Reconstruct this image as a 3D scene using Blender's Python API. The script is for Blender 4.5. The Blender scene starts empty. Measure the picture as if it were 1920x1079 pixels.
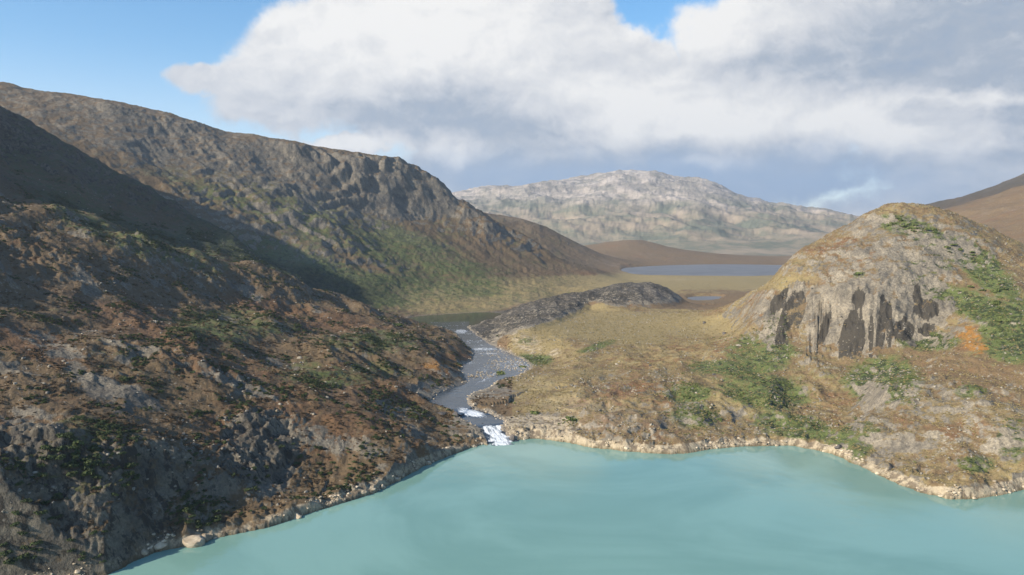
import bpy, math, random
import numpy as np

# ------------------------------------------------------------------ camera, sky, sun, exposure
H = 130.0                      # camera height above the lower lake, metres
F = 1500.0                     # focal length in photograph pixels (1920 wide)
PITCH = math.atan(109.5 / F)
scene = bpy.context.scene
col = scene.collection
cam = bpy.data.cameras.new('camera')
cam.sensor_width = 36.0
cam.lens = 36.0 * F / 1920.0
cam.clip_start = 1.0
cam.clip_end = 60000.0
cam_o = bpy.data.objects.new('camera', cam)
cam_o.location = (0, 0, H)
cam_o.rotation_euler = (math.pi / 2 - PITCH, 0, 0)
col.objects.link(cam_o)
scene.camera = cam_o

SUN_EL = math.radians(28.5)
SUN_AZ = math.radians(-121.0)          # clockwise from +Y (straight ahead): sun stands left and a little behind
sun_dir = (math.sin(SUN_AZ) * math.cos(SUN_EL), math.cos(SUN_AZ) * math.cos(SUN_EL), math.sin(SUN_EL))
sun = bpy.data.lights.new('sun', 'SUN')
sun.energy = 5.0
sun.angle = math.radians(0.53)
sun.color = (1.0, 0.91, 0.78)
sun_o = bpy.data.objects.new('sun', sun)
col.objects.link(sun_o)
import mathutils
sun_o.rotation_euler = mathutils.Vector(sun_dir).to_track_quat('Z', 'Y').to_euler()

scene.view_settings.view_transform = 'Standard'
scene.view_settings.look = 'None'
scene.view_settings.gamma = 1.0
scene.view_settings.use_curve_mapping = False
scene.view_settings.exposure = 0.75
scene.render.engine = 'CYCLES'
scene.cycles.use_denoising = True
scene.cycles.max_bounces = 5
scene.cycles.volume_bounces = 0
scene.cycles.diffuse_bounces = 2
scene.cycles.volume_step_rate = 4


class NT:
    """small helper that chains shader nodes"""
    def __init__(self, tree):
        self.t = tree
        self.n = tree.nodes
        self.l = tree.links

    def node(self, typ, **kw):
        nd = self.n.new(typ)
        for k, v in kw.items():
            setattr(nd, k, v)
        return nd

    def put(self, sock, v):
        if isinstance(v, bpy.types.NodeSocket):
            self.l.new(v, sock)
        elif v is not None:
            if hasattr(sock.default_value, '__len__') and not hasattr(v, '__len__'):
                v = (v,) * len(sock.default_value)
            if hasattr(sock.default_value, '__len__') and len(sock.default_value) == 4 and len(v) == 3:
                v = (*v, 1.0)
            sock.default_value = v

    def m(self, op, a, b=None, c=None, clamp=False):
        nd = self.node('ShaderNodeMath', operation=op, use_clamp=clamp)
        self.put(nd.inputs[0], a)
        if b is not None: self.put(nd.inputs[1], b)
        if c is not None: self.put(nd.inputs[2], c)
        return nd.outputs[0]

    def vm(self, op, a, b=None):
        nd = self.node('ShaderNodeVectorMath', operation=op)
        self.put(nd.inputs[0], a)
        if b is not None: self.put(nd.inputs[1], b)
        return nd.outputs[0]

    def scale(self, a, s):
        nd = self.node('ShaderNodeVectorMath', operation='SCALE')
        self.put(nd.inputs[0], a)
        self.put(nd.inputs['Scale'], s)
        return nd.outputs[0]

    def mix(self, f, a, b, blend='MIX'):
        nd = self.node('ShaderNodeMix', data_type='RGBA', blend_type=blend)
        nd.clamp_factor = True
        self.put(nd.inputs[0], f)
        self.put(nd.inputs[6], a)
        self.put(nd.inputs[7], b)
        return nd.outputs[2]

    def noise(self, vec, scale, detail=4, rough=0.55, dist=0.0, out='Fac', lac=2.0):
        nd = self.node('ShaderNodeTexNoise')
        self.put(nd.inputs['Vector'], vec)
        self.put(nd.inputs['Scale'], scale)
        self.put(nd.inputs['Detail'], detail)
        self.put(nd.inputs['Roughness'], rough)
        self.put(nd.inputs['Lacunarity'], lac)
        self.put(nd.inputs['Distortion'], dist)
        return nd.outputs[out]

    def smooth(self, x, lo, hi, a=0.0, b=1.0):
        nd = self.node('ShaderNodeMapRange', interpolation_type='SMOOTHSTEP')
        self.put(nd.inputs[0], x)
        for i, v in enumerate((lo, hi, a, b)):
            self.put(nd.inputs[i + 1], v)
        return nd.outputs[0]


def build_world():
    w = bpy.data.worlds.new('World')
    scene.world = w
    w.use_nodes = True
    t = NT(w.node_tree)
    t.n.clear()
    out = t.node('ShaderNodeOutputWorld')
    sky = t.node('ShaderNodeTexSky', sky_type='NISHITA')
    sky.sun_disc = False
    sky.sun_elevation = SUN_EL
    sky.sun_rotation = SUN_AZ
    sky.air_density = 1.0
    sky.dust_density = 0.6
    sky.ozone_density = 1.6
    geo = t.node('ShaderNodeTexCoord').outputs['Generated']
    d = t.vm('NORMALIZE', geo)
    sep = t.node('ShaderNodeSeparateXYZ')
    t.put(sep.inputs[0], d)
    X, Y, Z = sep.outputs
    az = t.m('ARCTAN2', X, Y)
    el = t.m('ARCSINE', Z)
    # the clouds' outlines: distances in angle, edges broken by noise
    wn = t.noise(d, 5.0, 6, 0.6, out='Color')
    wsep = t.node('ShaderNodeSeparateXYZ')
    t.put(wsep.inputs[0], t.vm('SUBTRACT', wn, (0.5, 0.5, 0.5)))
    wn2 = t.noise(d, 17.0, 5, 0.62, out='Color')
    wsep2 = t.node('ShaderNodeSeparateXYZ')
    t.put(wsep2.inputs[0], t.vm('SUBTRACT', wn2, (0.5, 0.5, 0.5)))
    azw = t.m('ADD', t.m('MULTIPLY_ADD', wsep.outputs[0], 0.16, az), t.m('MULTIPLY', wsep2.outputs[0], 0.06))
    elw = t.m('ADD', t.m('MULTIPLY_ADD', wsep.outputs[1], 0.07, el), t.m('MULTIPLY', wsep2.outputs[1], 0.035))

    def ang(u, v):
        a = math.atan((u - 960) / F)
        e = math.atan((539.5 - v) / F * math.cos(a)) - PITCH
        return a, e

    def blob(u, v, ru, rv, soft=0.5, tilt=0.0):
        a, e = ang(u, v)
        dx = t.m('SUBTRACT', azw, a)
        dy = t.m('SUBTRACT', elw, e)
        if tilt:
            c, s = math.cos(tilt), math.sin(tilt)
            dx, dy = (t.m('ADD', t.m('MULTIPLY', dx, c), t.m('MULTIPLY', dy, s)),
                      t.m('SUBTRACT', t.m('MULTIPLY', dy, c), t.m('MULTIPLY', dx, s)))
        dx = t.m('MULTIPLY', dx, F / ru)
        dy = t.m('MULTIPLY', dy, F / rv)
        q = t.m('SQRT', t.m('ADD', t.m('MULTIPLY', dx, dx), t.m('MULTIPLY', dy, dy)))
        return t.smooth(q, 1 + soft, 1 - soft)

    def union(items):
        r = items[0]
        for i in items[1:]:
            r = t.m('MAXIMUM', r, i)
        return r

    # coverage
    cov = union([
        blob(815, 120, 335, 135, 0.28), blob(560, 160, 150, 70, 0.45), blob(430, 135, 100, 28, 0.5),
        blob(1020, 50, 130, 90, 0.3), blob(1150, 110, 130, 60, 0.4), blob(900, 215, 330, 80, 0.5),
        blob(1330, 220, 420, 120, 0.35), blob(1620, 60, 340, 130, 0.25), blob(2100, 120, 420, 260, 0.3),
        blob(1200, 320, 520, 80, 0.6), blob(880, 310, 130, 60, 0.5), blob(620, 266, 130, 22, 0.6),
        blob(1820, 345, 240, 34, 0.8, 0.15), blob(1500, 345, 150, 22, 0.9),
        blob(2700, 0, 400, 300, 0.4),
    ])
    # elsewhere overhead: loose fair-weather cloud ahead, mostly blue to the left and behind
    flat = t.scale(d, t.m('DIVIDE', 1.0, t.m('ADD', t.m('ABSOLUTE', Z), 0.25)))
    gen = t.noise(flat, 1.3, 6, 0.55)
    away = t.smooth(t.m('ABSOLUTE', t.m('SUBTRACT', az, 0.2)), 0.75, 1.2)
    cov = t.m('MAXIMUM', cov, t.m('MULTIPLY', t.smooth(gen, 0.56, 0.68), away))
    # shading of the clouds: bright sunny heads and grey blue bases
    dark = union([
        blob(1150, 335, 520, 62, 0.7), blob(900, 238, 230, 55, 0.8), blob(1700, 110, 300, 62, 0.7), blob(1830, 50, 260, 60, 0.7),
        blob(1880, 230, 110, 50, 0.4), blob(1750, 200, 55, 24, 0.3), blob(1520, 300, 200, 40, 0.8),
    ])
    lit = union([
        blob(1280, 190, 250, 55, 0.6), blob(1650, 230, 160, 50, 0.5), blob(870, 280, 60, 34, 0.6),
        blob(1800, 175, 70, 16, 0.6), blob(1790, 240, 60, 30, 0.6), blob(760, 60, 300, 70, 1.0), blob(1300, 20, 130, 50, 0.8),
        blob(620, 266, 120, 18, 0.6), blob(1310, 297, 40, 12, 0.8),
    ])
    deep = union([blob(1230, 335, 360, 44, 0.9), blob(1500, 345, 230, 36, 0.9)])
    dq = t.vm('MULTIPLY', t.vm('ADD', d, t.scale(t.vm('SUBTRACT', wn, (0.5, 0.5, 0.5)), 0.10)), (1.0, 1.0, 1.7))
    relief = t.m('SUBTRACT', t.noise(dq, 6.0, 6, 0.52), t.noise(t.vm('ADD', dq, (-0.022, 0.0, 0.035)), 6.0, 6, 0.52))
    relief2 = t.noise(dq, 15.0, 6, 0.6)
    val = t.m('ADD', 0.66, t.m('MULTIPLY', relief, -0.70))
    val = t.m('ADD', val, t.m('MULTIPLY', t.m('SUBTRACT', relief2, 0.5), 0.14))
    rel3 = t.m('SUBTRACT', t.noise(dq, 17.0, 7, 0.6), t.noise(t.vm('ADD', dq, (-0.010, 0.0, 0.014)), 17.0, 7, 0.6))
    val = t.m('ADD', val, t.m('MULTIPLY', rel3, -0.75))
    val = t.m('ADD', val, t.m('MULTIPLY', lit, 0.42))
    val = t.m('SUBTRACT', val, t.m('MULTIPLY', dark, 0.34))
    ramp = t.node('ShaderNodeValToRGB')
    t.put(ramp.inputs[0], val)
    e = ramp.color_ramp.elements
    e[0].position = 0.1; e[0].color = (0.33, 0.42, 0.56, 1)
    e[1].position = 1.0; e[1].color = (1.0, 0.985, 0.96, 1)
    q = e.new(0.36); q.color = (0.44, 0.50, 0.59, 1)
    q = e.new(0.62); q.color = (0.70, 0.72, 0.76, 1)
    ccol = t.mix(t.m('MULTIPLY', deep, 0.75), ramp.outputs[0], (0.31, 0.47, 0.72))
    edge = t.smooth(t.m('ADD', cov, t.m('MULTIPLY', t.m('SUBTRACT', t.noise(d, 22.0, 8, 0.62), 0.5), 0.9)), 0.22, 0.78)
    bg_sky = t.node('ShaderNodeBackground')
    hs = t.node('ShaderNodeHueSaturation')
    t.put(hs.inputs['Saturation'], t.smooth(el, 0.02, 0.22, 0.75, 1.35))
    t.put(hs.inputs['Value'], 0.92)
    t.put(hs.inputs['Color'], sky.outputs[0])
    t.put(bg_sky.inputs['Color'], t.mix(t.smooth(el, 0.25, 0.0, 0.0, 0.9), hs.outputs[0], (0.86, 0.96, 1.14), 'MULTIPLY'))
    bg_sky.inputs['Strength'].default_value = 0.125
    bg_cl = t.node('ShaderNodeBackground')
    t.put(bg_cl.inputs['Color'], ccol)
    bg_cl.inputs['Strength'].default_value = 0.58
    mx = t.node('ShaderNodeMixShader')
    t.put(mx.inputs[0], edge)
    t.l.new(bg_sky.outputs[0], mx.inputs[1])
    t.l.new(bg_cl.outputs[0], mx.inputs[2])
    t.l.new(mx.outputs[0], out.inputs[0])
    w.cycles.sampling_method = 'MANUAL'
    w.cycles.sample_map_resolution = 512


build_world()

# ------------------------------------------------------------------ geometry helpers
CP, SP = math.cos(PITCH), math.sin(PITCH)


def ray(u, v):
    a, b = (u - 960.0), (539.5 - v)
    return np.array([a, F * CP + b * SP, -F * SP + b * CP])


def at_y(u, v, Y):
    d = ray(u, v)
    t = Y / d[1]
    return np.array([d[0] * t, Y, H + d[2] * t])


def at_z(u, v, z):
    d = ray(u, v)
    t = (z - H) / d[2]
    return np.array([d[0] * t, d[1] * t, z])


def project(x, y, z):
    """world -> photograph pixels, only used to say where on the land a patch of plants or bare rock lies"""
    dz = z - H
    w = y * CP - dz * SP
    w = np.maximum(w, 1e-3)
    return 960 + F * x / w, 539.5 - F * (y * SP + dz * CP) / w


_rng = np.random.RandomState(7)
_P = np.concatenate([_rng.permutation(256)] * 3).astype(np.int32)
_G = np.stack([np.cos(np.arange(256) * 2.39996), np.sin(np.arange(256) * 2.39996)], 1).astype(np.float32)


def perlin(x, y, seed=0):
    x = np.asarray(x, np.float32) + seed * 17.31
    y = np.asarray(y, np.float32) + seed * 9.17
    xi = np.floor(x); yi = np.floor(y)
    fx = x - xi; fy = y - yi
    xi = xi.astype(np.int32) & 255; yi = yi.astype(np.int32) & 255
    u = fx * fx * fx * (fx * (fx * 6 - 15) + 10)
    v = fy * fy * fy * (fy * (fy * 6 - 15) + 10)
    a = _P[xi] + yi
    b = _P[xi + 1] + yi
    g00, g10, g01, g11 = _G[_P[a]], _G[_P[b]], _G[_P[a + 1]], _G[_P[b + 1]]
    n00 = g00[..., 0] * fx + g00[..., 1] * fy
    n10 = g10[..., 0] * (fx - 1) + g10[..., 1] * fy
    n01 = g01[..., 0] * fx + g01[..., 1] * (fy - 1)
    n11 = g11[..., 0] * (fx - 1) + g11[..., 1] * (fy - 1)
    nx0 = n00 + u * (n10 - n00)
    nx1 = n01 + u * (n11 - n01)
    return (nx0 + v * (nx1 - nx0)) * 1.5


def fbm(x, y, wl, octv=4, gain=0.5, seed=0):
    r = 0; a = 1.0; tot = 0
    for o in range(octv):
        r = r + a * perlin(x / wl, y / wl, seed + o * 3)
        tot += a; a *= gain; wl *= 0.5
    return r / tot


def ridged(x, y, wl, octv=4, gain=0.5, seed=0):
    r = 0; a = 1.0; tot = 0
    for o in range(octv):
        r = r + a * (1 - 2 * np.abs(perlin(x / wl, y / wl, seed + o * 3)))
        tot += a; a *= gain; wl *= 0.5
    return r / tot


def sstep(x, lo, hi):
    t = np.clip((x - lo) / (hi - lo), 0, 1)
    return t * t * (3 - 2 * t)


# ------------------------------------------------------------------ the lie of the land
lines = []   # (u, v, Y) triplets: photograph position and distance ahead
lines += [
    # ---- hillside on the left, from the cliffs at the lake upwards
    [(0, 1079, 262), (100, 1040, 286), (160, 1060, 292)],
    [(0, 960, 285), (100, 940, 305), (200, 950, 312), (280, 950, 330)],
    [(0, 850, 318), (100, 850, 325), (200, 850, 335), (300, 860, 345), (380, 880, 358), (400, 950, 345)],
    [(480, 850, 392), (500, 920, 372), (560, 880, 398), (600, 920, 388), (680, 880, 408), (720, 880, 410)],
    [(0, 770, 352), (100, 770, 362), (200, 780, 368), (300, 790, 378), (420, 790, 405), (500, 780, 432), (600, 800, 440), (700, 810, 450), (800, 820, 468)],
    [(0, 700, 395), (100, 700, 408), (200, 700, 425), (350, 700, 455), (500, 700, 520), (600, 720, 530), (700, 740, 530), (780, 760, 535)],
    [(0, 600, 475), (100, 610, 490), (200, 620, 520), (350, 620, 600), (500, 620, 660), (600, 640, 660), (700, 660, 660), (800, 690, 640), (860, 690, 655)],
    [(0, 500, 560), (100, 510, 590), (200, 520, 630), (350, 540, 720), (450, 560, 760), (550, 580, 790), (650, 600, 800), (750, 630, 790), (830, 655, 770)],
    [(0, 400, 650), (100, 420, 690), (200, 440, 750), (300, 460, 800), (400, 500, 830), (500, 535, 870), (600, 570, 880), (700, 605, 870), (780, 625, 860), (835, 635, 850)],
    # bench that catches the sun, and the hollow behind it
    [(-300, 300, 600), (-120, 370, 620), (0, 398, 660), (100, 400, 705), (200, 428, 750), (300, 455, 790), (400, 478, 820), (480, 502, 850), (530, 521, 865), (600, 549, 885), (680, 583, 905), (735, 600, 915)],
    [(0, 392, 780), (100, 400, 820), (200, 435, 860), (300, 460, 900), (400, 484, 920), (480, 508, 940), (540, 535, 950), (620, 566, 950)],
    [(0, 300, 920), (100, 325, 950), (200, 368, 980), (300, 405, 1000), (400, 447, 1005), (470, 484, 1000)],
    # crest of the spur behind the bench
    [(-300, 60, 1040), (-160, 110, 1050), (0, 208, 1055), (60, 240, 1060), (130, 280, 1070), (190, 310, 1075), (250, 342, 1075), (300, 367, 1075), (400, 425, 1060), (450, 458, 1045), (520, 508, 1025), (560, 528, 1010), (640, 568, 990), (735, 602, 970)],  # first two points, out of view, raised to shade the spur face
    # the gully behind it
    [(-300, 160, 1130), (0, 270, 1130), (130, 320, 1140), (200, 350, 1140), (300, 400, 1130), (400, 450, 1110), (470, 495, 1085), (530, 530, 1070), (600, 562, 1040), (680, 594, 1020), (735, 604, 1000)],
    # lower slope of the long ridge
    [(0, 250, 1190), (100, 285, 1200), (200, 320, 1210), (300, 362, 1210), (400, 420, 1190), (480, 480, 1170), (560, 520, 1160), (640, 560, 1130), (720, 583, 1120), (760, 585, 1130)],
    [(0, 220, 1290), (100, 240, 1310), (200, 270, 1330), (300, 315, 1340), (400, 360, 1330), (500, 430, 1290), (600, 480, 1270), (680, 530, 1230), (740, 552, 1230), (800, 562, 1230), (860, 566, 1230)],
    [(300, 262, 1450), (400, 305, 1450), (500, 355, 1420), (600, 400, 1430), (700, 460, 1420), (780, 512, 1370), (850, 538, 1350), (920, 548, 1350), (1000, 549, 1340)],
    [(500, 300, 1560), (600, 345, 1560), (700, 400, 1580), (760, 420, 1600), (800, 450, 1560), (900, 500, 1520), (960, 520, 1510), (1030, 530, 1500), (1100, 535, 1450)],
    [(780, 370, 1720), (830, 400, 1720), (900, 440, 1700), (960, 470, 1700), (1030, 498, 1700), (1100, 512, 1700), (1150, 520, 1750)],
    # skyline of the long ridge
    [(-600, 60, 1330), (-300, 110, 1400), (-100, 150, 1450), (0, 163, 1480), (60, 175, 1490), (130, 181, 1500), (200, 190, 1520), (260, 203, 1540), (300, 215, 1550),
     (350, 228, 1570), (400, 246, 1590), (440, 255, 1600), (480, 259, 1610), (560, 270, 1650), (620, 284, 1690), (680, 293, 1730), (740, 303, 1770),
     (780, 321, 1790), (820, 346, 1800), (850, 370, 1805), (900, 402, 1810), (950, 430, 1815), (990, 452, 1820), (1030, 477, 1825), (1080, 492, 1850), (1130, 508, 1880)],
    # behind it
    [(-300, 200, 1800), (0, 260, 1850), (200, 290, 1900), (400, 330, 1950), (560, 350, 2000), (740, 380, 2020), (820, 415, 2000), (850, 430, 2000), (900, 450, 1980), (950, 465, 1960), (1030, 490, 1960)],
    [(0, 300, 2500), (400, 350, 2500), (700, 400, 2400), (820, 430, 2250), (900, 455, 2200), (960, 475, 2150), (1020, 488, 2150), (1080, 500, 2150)],
    # second spur
    [(700, 350, 2700), (800, 375, 2650), (870, 392, 2600), (905, 398, 2600), (960, 408, 2600), (1000, 418, 2580), (1050, 441, 2560), (1100, 466, 2520), (1150, 488, 2480)],
    [(950, 435, 2400), (1000, 450, 2380), (1050, 470, 2360), (1100, 488, 2340), (1150, 502, 2320)],
    [(0, 400, 3300), (500, 420, 3200), (870, 440, 2900), (960, 450, 2900), (1050, 470, 2850), (1130, 482, 2850)],
    # reddish hill beyond the far lake
    [(1060, 466, 3400), (1100, 462, 3390), (1140, 457, 3360), (1185, 451, 3340), (1225, 456, 3310), (1260, 464, 3290), (1300, 470, 3270), (1350, 476, 3250)],
    [(1120, 470, 3100), (1160, 475, 3000), (1200, 478, 2980), (1250, 482, 2950)],
    [(1130, 473, 3800), (1200, 476, 3800), (1260, 477, 3750), (1400, 479, 3350), (1500, 479, 3400), (1600, 478, 3500), (1700, 478, 3500)],
    # far massif
    [(870, 440, 4300), (960, 440, 4300), (1060, 440, 4300), (1160, 438, 4400), (1300, 436, 4400), (1400, 436, 4500), (1500, 438, 4500), (1600, 440, 4600)],
    [(870, 400, 5400), (960, 395, 5400), (1060, 390, 5400), (1160, 385, 5500), (1300, 385, 5500), (1400, 400, 5600), (1500, 408, 5700), (1600, 420, 5800)],
    [(700, 372, 6900), (780, 368, 6900), (862, 361, 6900), (900, 352, 7000), (950, 346, 7000), (1000, 342, 7000), (1040, 344, 7000), (1085, 339, 7100), (1108, 328, 7200), (1140, 324, 7300), (1180, 323, 7300),
     (1225, 325, 7300), (1250, 332, 7300), (1270, 338, 7250), (1310, 337, 7200), (1350, 352, 7100), (1400, 374, 7050), (1430, 385, 7000), (1480, 384, 7000),
     (1530, 388, 7000), (1570, 396, 6900), (1600, 408, 6900), (1640, 418, 6900), (1700, 425, 6900), (1900, 430, 7000)],
    [(0, 400, 9500), (500, 400, 9500), (862, 400, 9500), (1180, 390, 9800), (1500, 410, 9500), (1900, 420, 9500)],
    [(0, 410, 12000), (900, 410, 12000), (1800, 415, 12000)],
    # ---- valley floor
    [(780, 584, 1150), (830, 578, 1175), (900, 580, 1190), (960, 570, 1230), (1040, 560, 1300), (1150, 548, 1400), (1250, 545, 1420), (1300, 545, 1430), (1400, 550, 1400)],
    [(1040, 545, 1420), (1150, 533, 1560), (1200, 530, 1640), (1300, 530, 1660), (1400, 530, 1660), (1500, 530, 1660)],
    [(1150, 521, 1850), (1250, 519, 1930), (1350, 519, 1940), (1450, 519, 1950)],
    [(1600, 520, 1900), (1700, 510, 1900), (1500, 498, 2700), (1700, 490, 2800), (1520, 505, 2300)],
    # ---- dark rock ridge in the middle
    [(885, 632, 930), (905, 612, 1000), (930, 603, 1020), (960, 590, 1060), (1000, 577, 1090), (1060, 562, 1130), (1090, 560, 1150), (1120, 551, 1170), (1160, 540, 1190), (1200, 538, 1200), (1225, 541, 1210), (1250, 550, 1220), (1275, 562, 1230), (1300, 570, 1230), (1350, 574, 1200)],
    [(940, 602, 1120), (1000, 590, 1160), (1060, 576, 1200), (1160, 562, 1270), (1250, 566, 1290), (1330, 566, 1300)],
    [(905, 640, 880), (925, 630, 905), (960, 603, 985), (1030, 590, 1030), (1100, 584, 1060), (1200, 573, 1090), (1280, 577, 1130), (1340, 578, 1080)],
    # ---- terrace and slopes right of the river
    [(950, 668, 762), (965, 640, 800), (975, 618, 860), (1020, 605, 920), (1100, 600, 960), (1200, 590, 1000), (1290, 585, 1000), (1360, 582, 960)],
    [(1030, 670, 735), (1045, 650, 755), (1080, 630, 800), (1150, 620, 850), (1250, 610, 880), (1340, 605, 860)],
    [(1010, 690, 690), (1100, 670, 705), (1200, 655, 730), (1300, 640, 760), (1380, 620, 770)],
    [(960, 715, 630), (1050, 705, 635), (1150, 700, 635), (1200, 700, 630), (1300, 690, 650), (1400, 660, 680), (1440, 640, 690)],
    [(900, 745, 585), (960, 750, 572), (1050, 745, 565), (1150, 745, 560), (1250, 745, 555), (1350, 745, 560), (1420, 740, 570)],
    [(970, 785, 522), (1050, 790, 510), (1100, 795, 500), (1200, 795, 498), (1300, 795, 500), (1400, 800, 508), (1480, 800, 508), (1540, 800, 505)],
    # shore bluff
    [(1060, 812, 491), (1130, 820, 482), (1200, 826, 478), (1280, 828, 477), (1330, 822, 481), (1400, 820, 488)],
    # ---- rocky hill on the right
    [(1480, 740, 590), (1500, 700, 630), (1500, 650, 668), (1560, 740, 585), (1560, 690, 625)],
    [(1450, 625, 695), (1500, 650, 676), (1560, 690, 640), (1620, 690, 625), (1680, 670, 625), (1740, 640, 640)],
    [(1440, 580, 720), (1460, 540, 735), (1500, 520, 735), (1560, 520, 715), (1600, 545, 690), (1650, 550, 680), (1700, 560, 675), (1750, 575, 670)],
    [(1500, 480, 790), (1560, 470, 765), (1620, 460, 750), (1700, 450, 745), (1760, 460, 740), (1830, 480, 725), (1900, 510, 705)],
    [(1290, 605, 880), (1340, 590, 880), (1380, 572, 870), (1420, 546, 850), (1450, 521, 845), (1480, 498, 840), (1520, 470, 830), (1560, 447, 825), (1600, 424, 820), (1640, 396, 812),
     (1662, 388, 810), (1700, 389, 810), (1720, 390, 805), (1760, 399, 800), (1800, 412, 790), (1860, 440, 775), (1920, 470, 760), (2000, 510, 740), (2100, 560, 700)],
    [(1400, 580, 1000), (1500, 540, 1050), (1600, 520, 1080), (1700, 510, 1080), (1800, 520, 1060), (1900, 540, 1000), (2050, 580, 950)],
    [(1600, 760, 555), (1600, 800, 515), (1640, 745, 530), (1700, 735, 520), (1760, 740, 505), (1830, 750, 490), (1900, 760, 480)],
    [(1640, 800, 470), (1700, 790, 466), (1780, 790, 455), (1860, 800, 445), (1920, 810, 435)],
    [(1680, 860, 432), (1760, 860, 420), (1840, 860, 415), (1900, 850, 415)],
    [(1740, 900, 402), (1820, 900, 395), (1880, 895, 396)],
    [(1800, 640, 600), (1800, 560, 665), (1900, 600, 610), (1900, 680, 550), (1980, 700, 520), (2050, 640, 570)],
    [(2100, 760, 480), (2200, 700, 520), (2300, 650, 560), (2100, 850, 430)],
    # slopes far right
    [(1690, 420, 2300), (1740, 404, 2300), (1810, 386, 2300), (1870, 368, 2300), (1920, 352, 2300), (2100, 290, 2300), (2400, 200, 2300)],
    [(1700, 450, 1900), (1800, 440, 1850), (1900, 415, 1800), (2000, 400, 1700), (2200, 380, 1600)],
    [(1720, 425, 2700), (1800, 410, 2700), (1920, 372, 2700), (2200, 280, 2700)],
    [(1650, 415, 3300), (1700, 401, 3300), (1740, 393, 3300), (1800, 378, 3300), (1850, 358, 3300), (1920, 328, 3300), (2100, 250, 3300), (2400, 160, 3300)],
    [(1700, 420, 4200), (1900, 390, 4200), (2200, 340, 4200)],
]
P = []
for ln in lines:
    pts = [at_y(*p) for p in ln]
    for a, b in zip(pts[:-1], pts[1:]):
        k = max(1, int(math.hypot(b[0] - a[0], b[1] - a[1]) / (0.045 * a[1])))
        for i in range(k):
            P.append(a + (b - a) * i / k)
    P.append(pts[-1])
# water levels
SHORE_PX = [(200, 1079), (240, 1058), (290, 1036), (350, 1024), (400, 1010), (450, 1000), (500, 990), (545, 976), (570, 966), (620, 950), (660, 938), (700, 925), (735, 908),
            (765, 892), (790, 876), (820, 864), (850, 852), (880, 841), (908, 833), (925, 838), (950, 838), (962, 826), (1010, 822), (1060, 830), (1100, 838), (1140, 843), (1200, 849), (1255, 852),
            (1290, 850), (1330, 843), (1400, 837), (1480, 836), (1520, 842), (1560, 852), (1610, 872), (1640, 888), (1680, 906), (1730, 926), (1780, 936), (1830, 936), (1880, 928), (1920, 918)]
shore = [at_z(u, v, 0.0)[:2] for u, v in SHORE_PX]
lake_poly = np.array([(-1800, -700), (-700, -200), (-420, 60), (-290, 180), (-205, 262)] + [tuple(s) for s in shore[0:]] + [(320, 395), (420, 330), (600, 260), (900, 60), (1800, -700)])
for q in shore[::2]:
    P.append(np.array([q[0], q[1], 0.5]))
for (x, y, z) in [(-100, 250, -8), (0, 300, -8), (0, 400, -8), (100, 350, -8), (100, 440, -8), (150, 300, -8), (-60, 330, -8), (-280, 235, 25), (-330, 330, 70),
                  (-420, 300, 90), (-500, 500, 170), (-610, 640, 240), (-700, 400, 260), (-850, 850, 430), (-950, 950, 430), (-760, 820, 370), (-900, 700, 400), (-300, 200, 12), (-500, 200, 60), (-900, 200, 150),  # includes a high hill out of view, added to cast the left shadow
                  (300, 430, 10), (450, 380, 10), (300, 200, -8), (500, 200, -4), (60, 220, -8), (200, 380, -6), (800, 300, 30), (900, 600, 120)]:
    P.append(np.array([x, y, float(z)]))
P = np.array(P)


def warp(x, y):
    r = np.hypot(x, y)
    return np.arctan2(x, y) * 1.6, np.log(np.maximum(r, 50.0))


pa, pb = warp(P[:, 0], P[:, 1])
# heights are interpolated relative to distance, so near and far land are equally stiff
pr = np.hypot(P[:, 0], P[:, 1])
val = (P[:, 2] - 30.0) / pr
C2 = 0.03 ** 2
D = np.sqrt((pa[:, None] - pa[None]) ** 2 + (pb[:, None] - pb[None]) ** 2 + C2)
n = len(P)
A = np.zeros((n + 3, n + 3))
A[:n, :n] = D - 2e-3 * np.eye(n)
A[:n, n] = A[n, :n] = 1
A[:n, n + 1] = A[n + 1, :n] = pa
A[:n, n + 2] = A[n + 2, :n] = pb
wts = np.linalg.solve(A, np.concatenate([val, [0, 0, 0]]))

# coarse evaluation, then upsampling to the fine fan-shaped grid
DEG = math.pi / 180
th = np.concatenate([np.linspace(-75, -35.2, 60, endpoint=False), np.linspace(-35.2, 35.2, 1120), np.linspace(35.2, 62, 41)[1:]]) * DEG
lr = np.concatenate([np.linspace(math.log(190), math.log(1150), 640, endpoint=False), np.linspace(math.log(1150), math.log(3000), 300, endpoint=False), np.linspace(math.log(3000), math.log(12000), 170)])
ct = np.linspace(th[0], th[-1], 460)
cl = np.linspace(lr[0], lr[-1], 460)
CT, CL = np.meshgrid(ct, cl)
zc = np.empty(CT.size)
fa, fb = CT.ravel() * 1.6, CL.ravel()
for s in range(0, CT.size, 20000):
    a, b = fa[s:s + 20000], fb[s:s + 20000]
    zc[s:s + 20000] = np.sqrt((a[:, None] - pa[None]) ** 2 + (b[:, None] - pb[None]) ** 2 + C2) @ wts[:n] + wts[n] + wts[n + 1] * a + wts[n + 2] * b
zc = zc.reshape(CT.shape)


def cubic_up(src, xs, x, axis):
    src = np.moveaxis(src, axis, 0)
    p = (x - xs[0]) / (xs[1] - xs[0])
    i = np.clip(np.floor(p).astype(int), 0, len(xs) - 2)
    f = (p - i)[:, None]
    g = lambda k: src[np.clip(i + k, 0, len(xs) - 1)]
    a, b, c, d = g(-1), g(0), g(1), g(2)
    o = b + 0.5 * f * (c - a + f * (2 * a - 5 * b + 4 * c - d + f * (3 * (b - c) + d - a)))
    return np.moveaxis(o, 0, axis)


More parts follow.
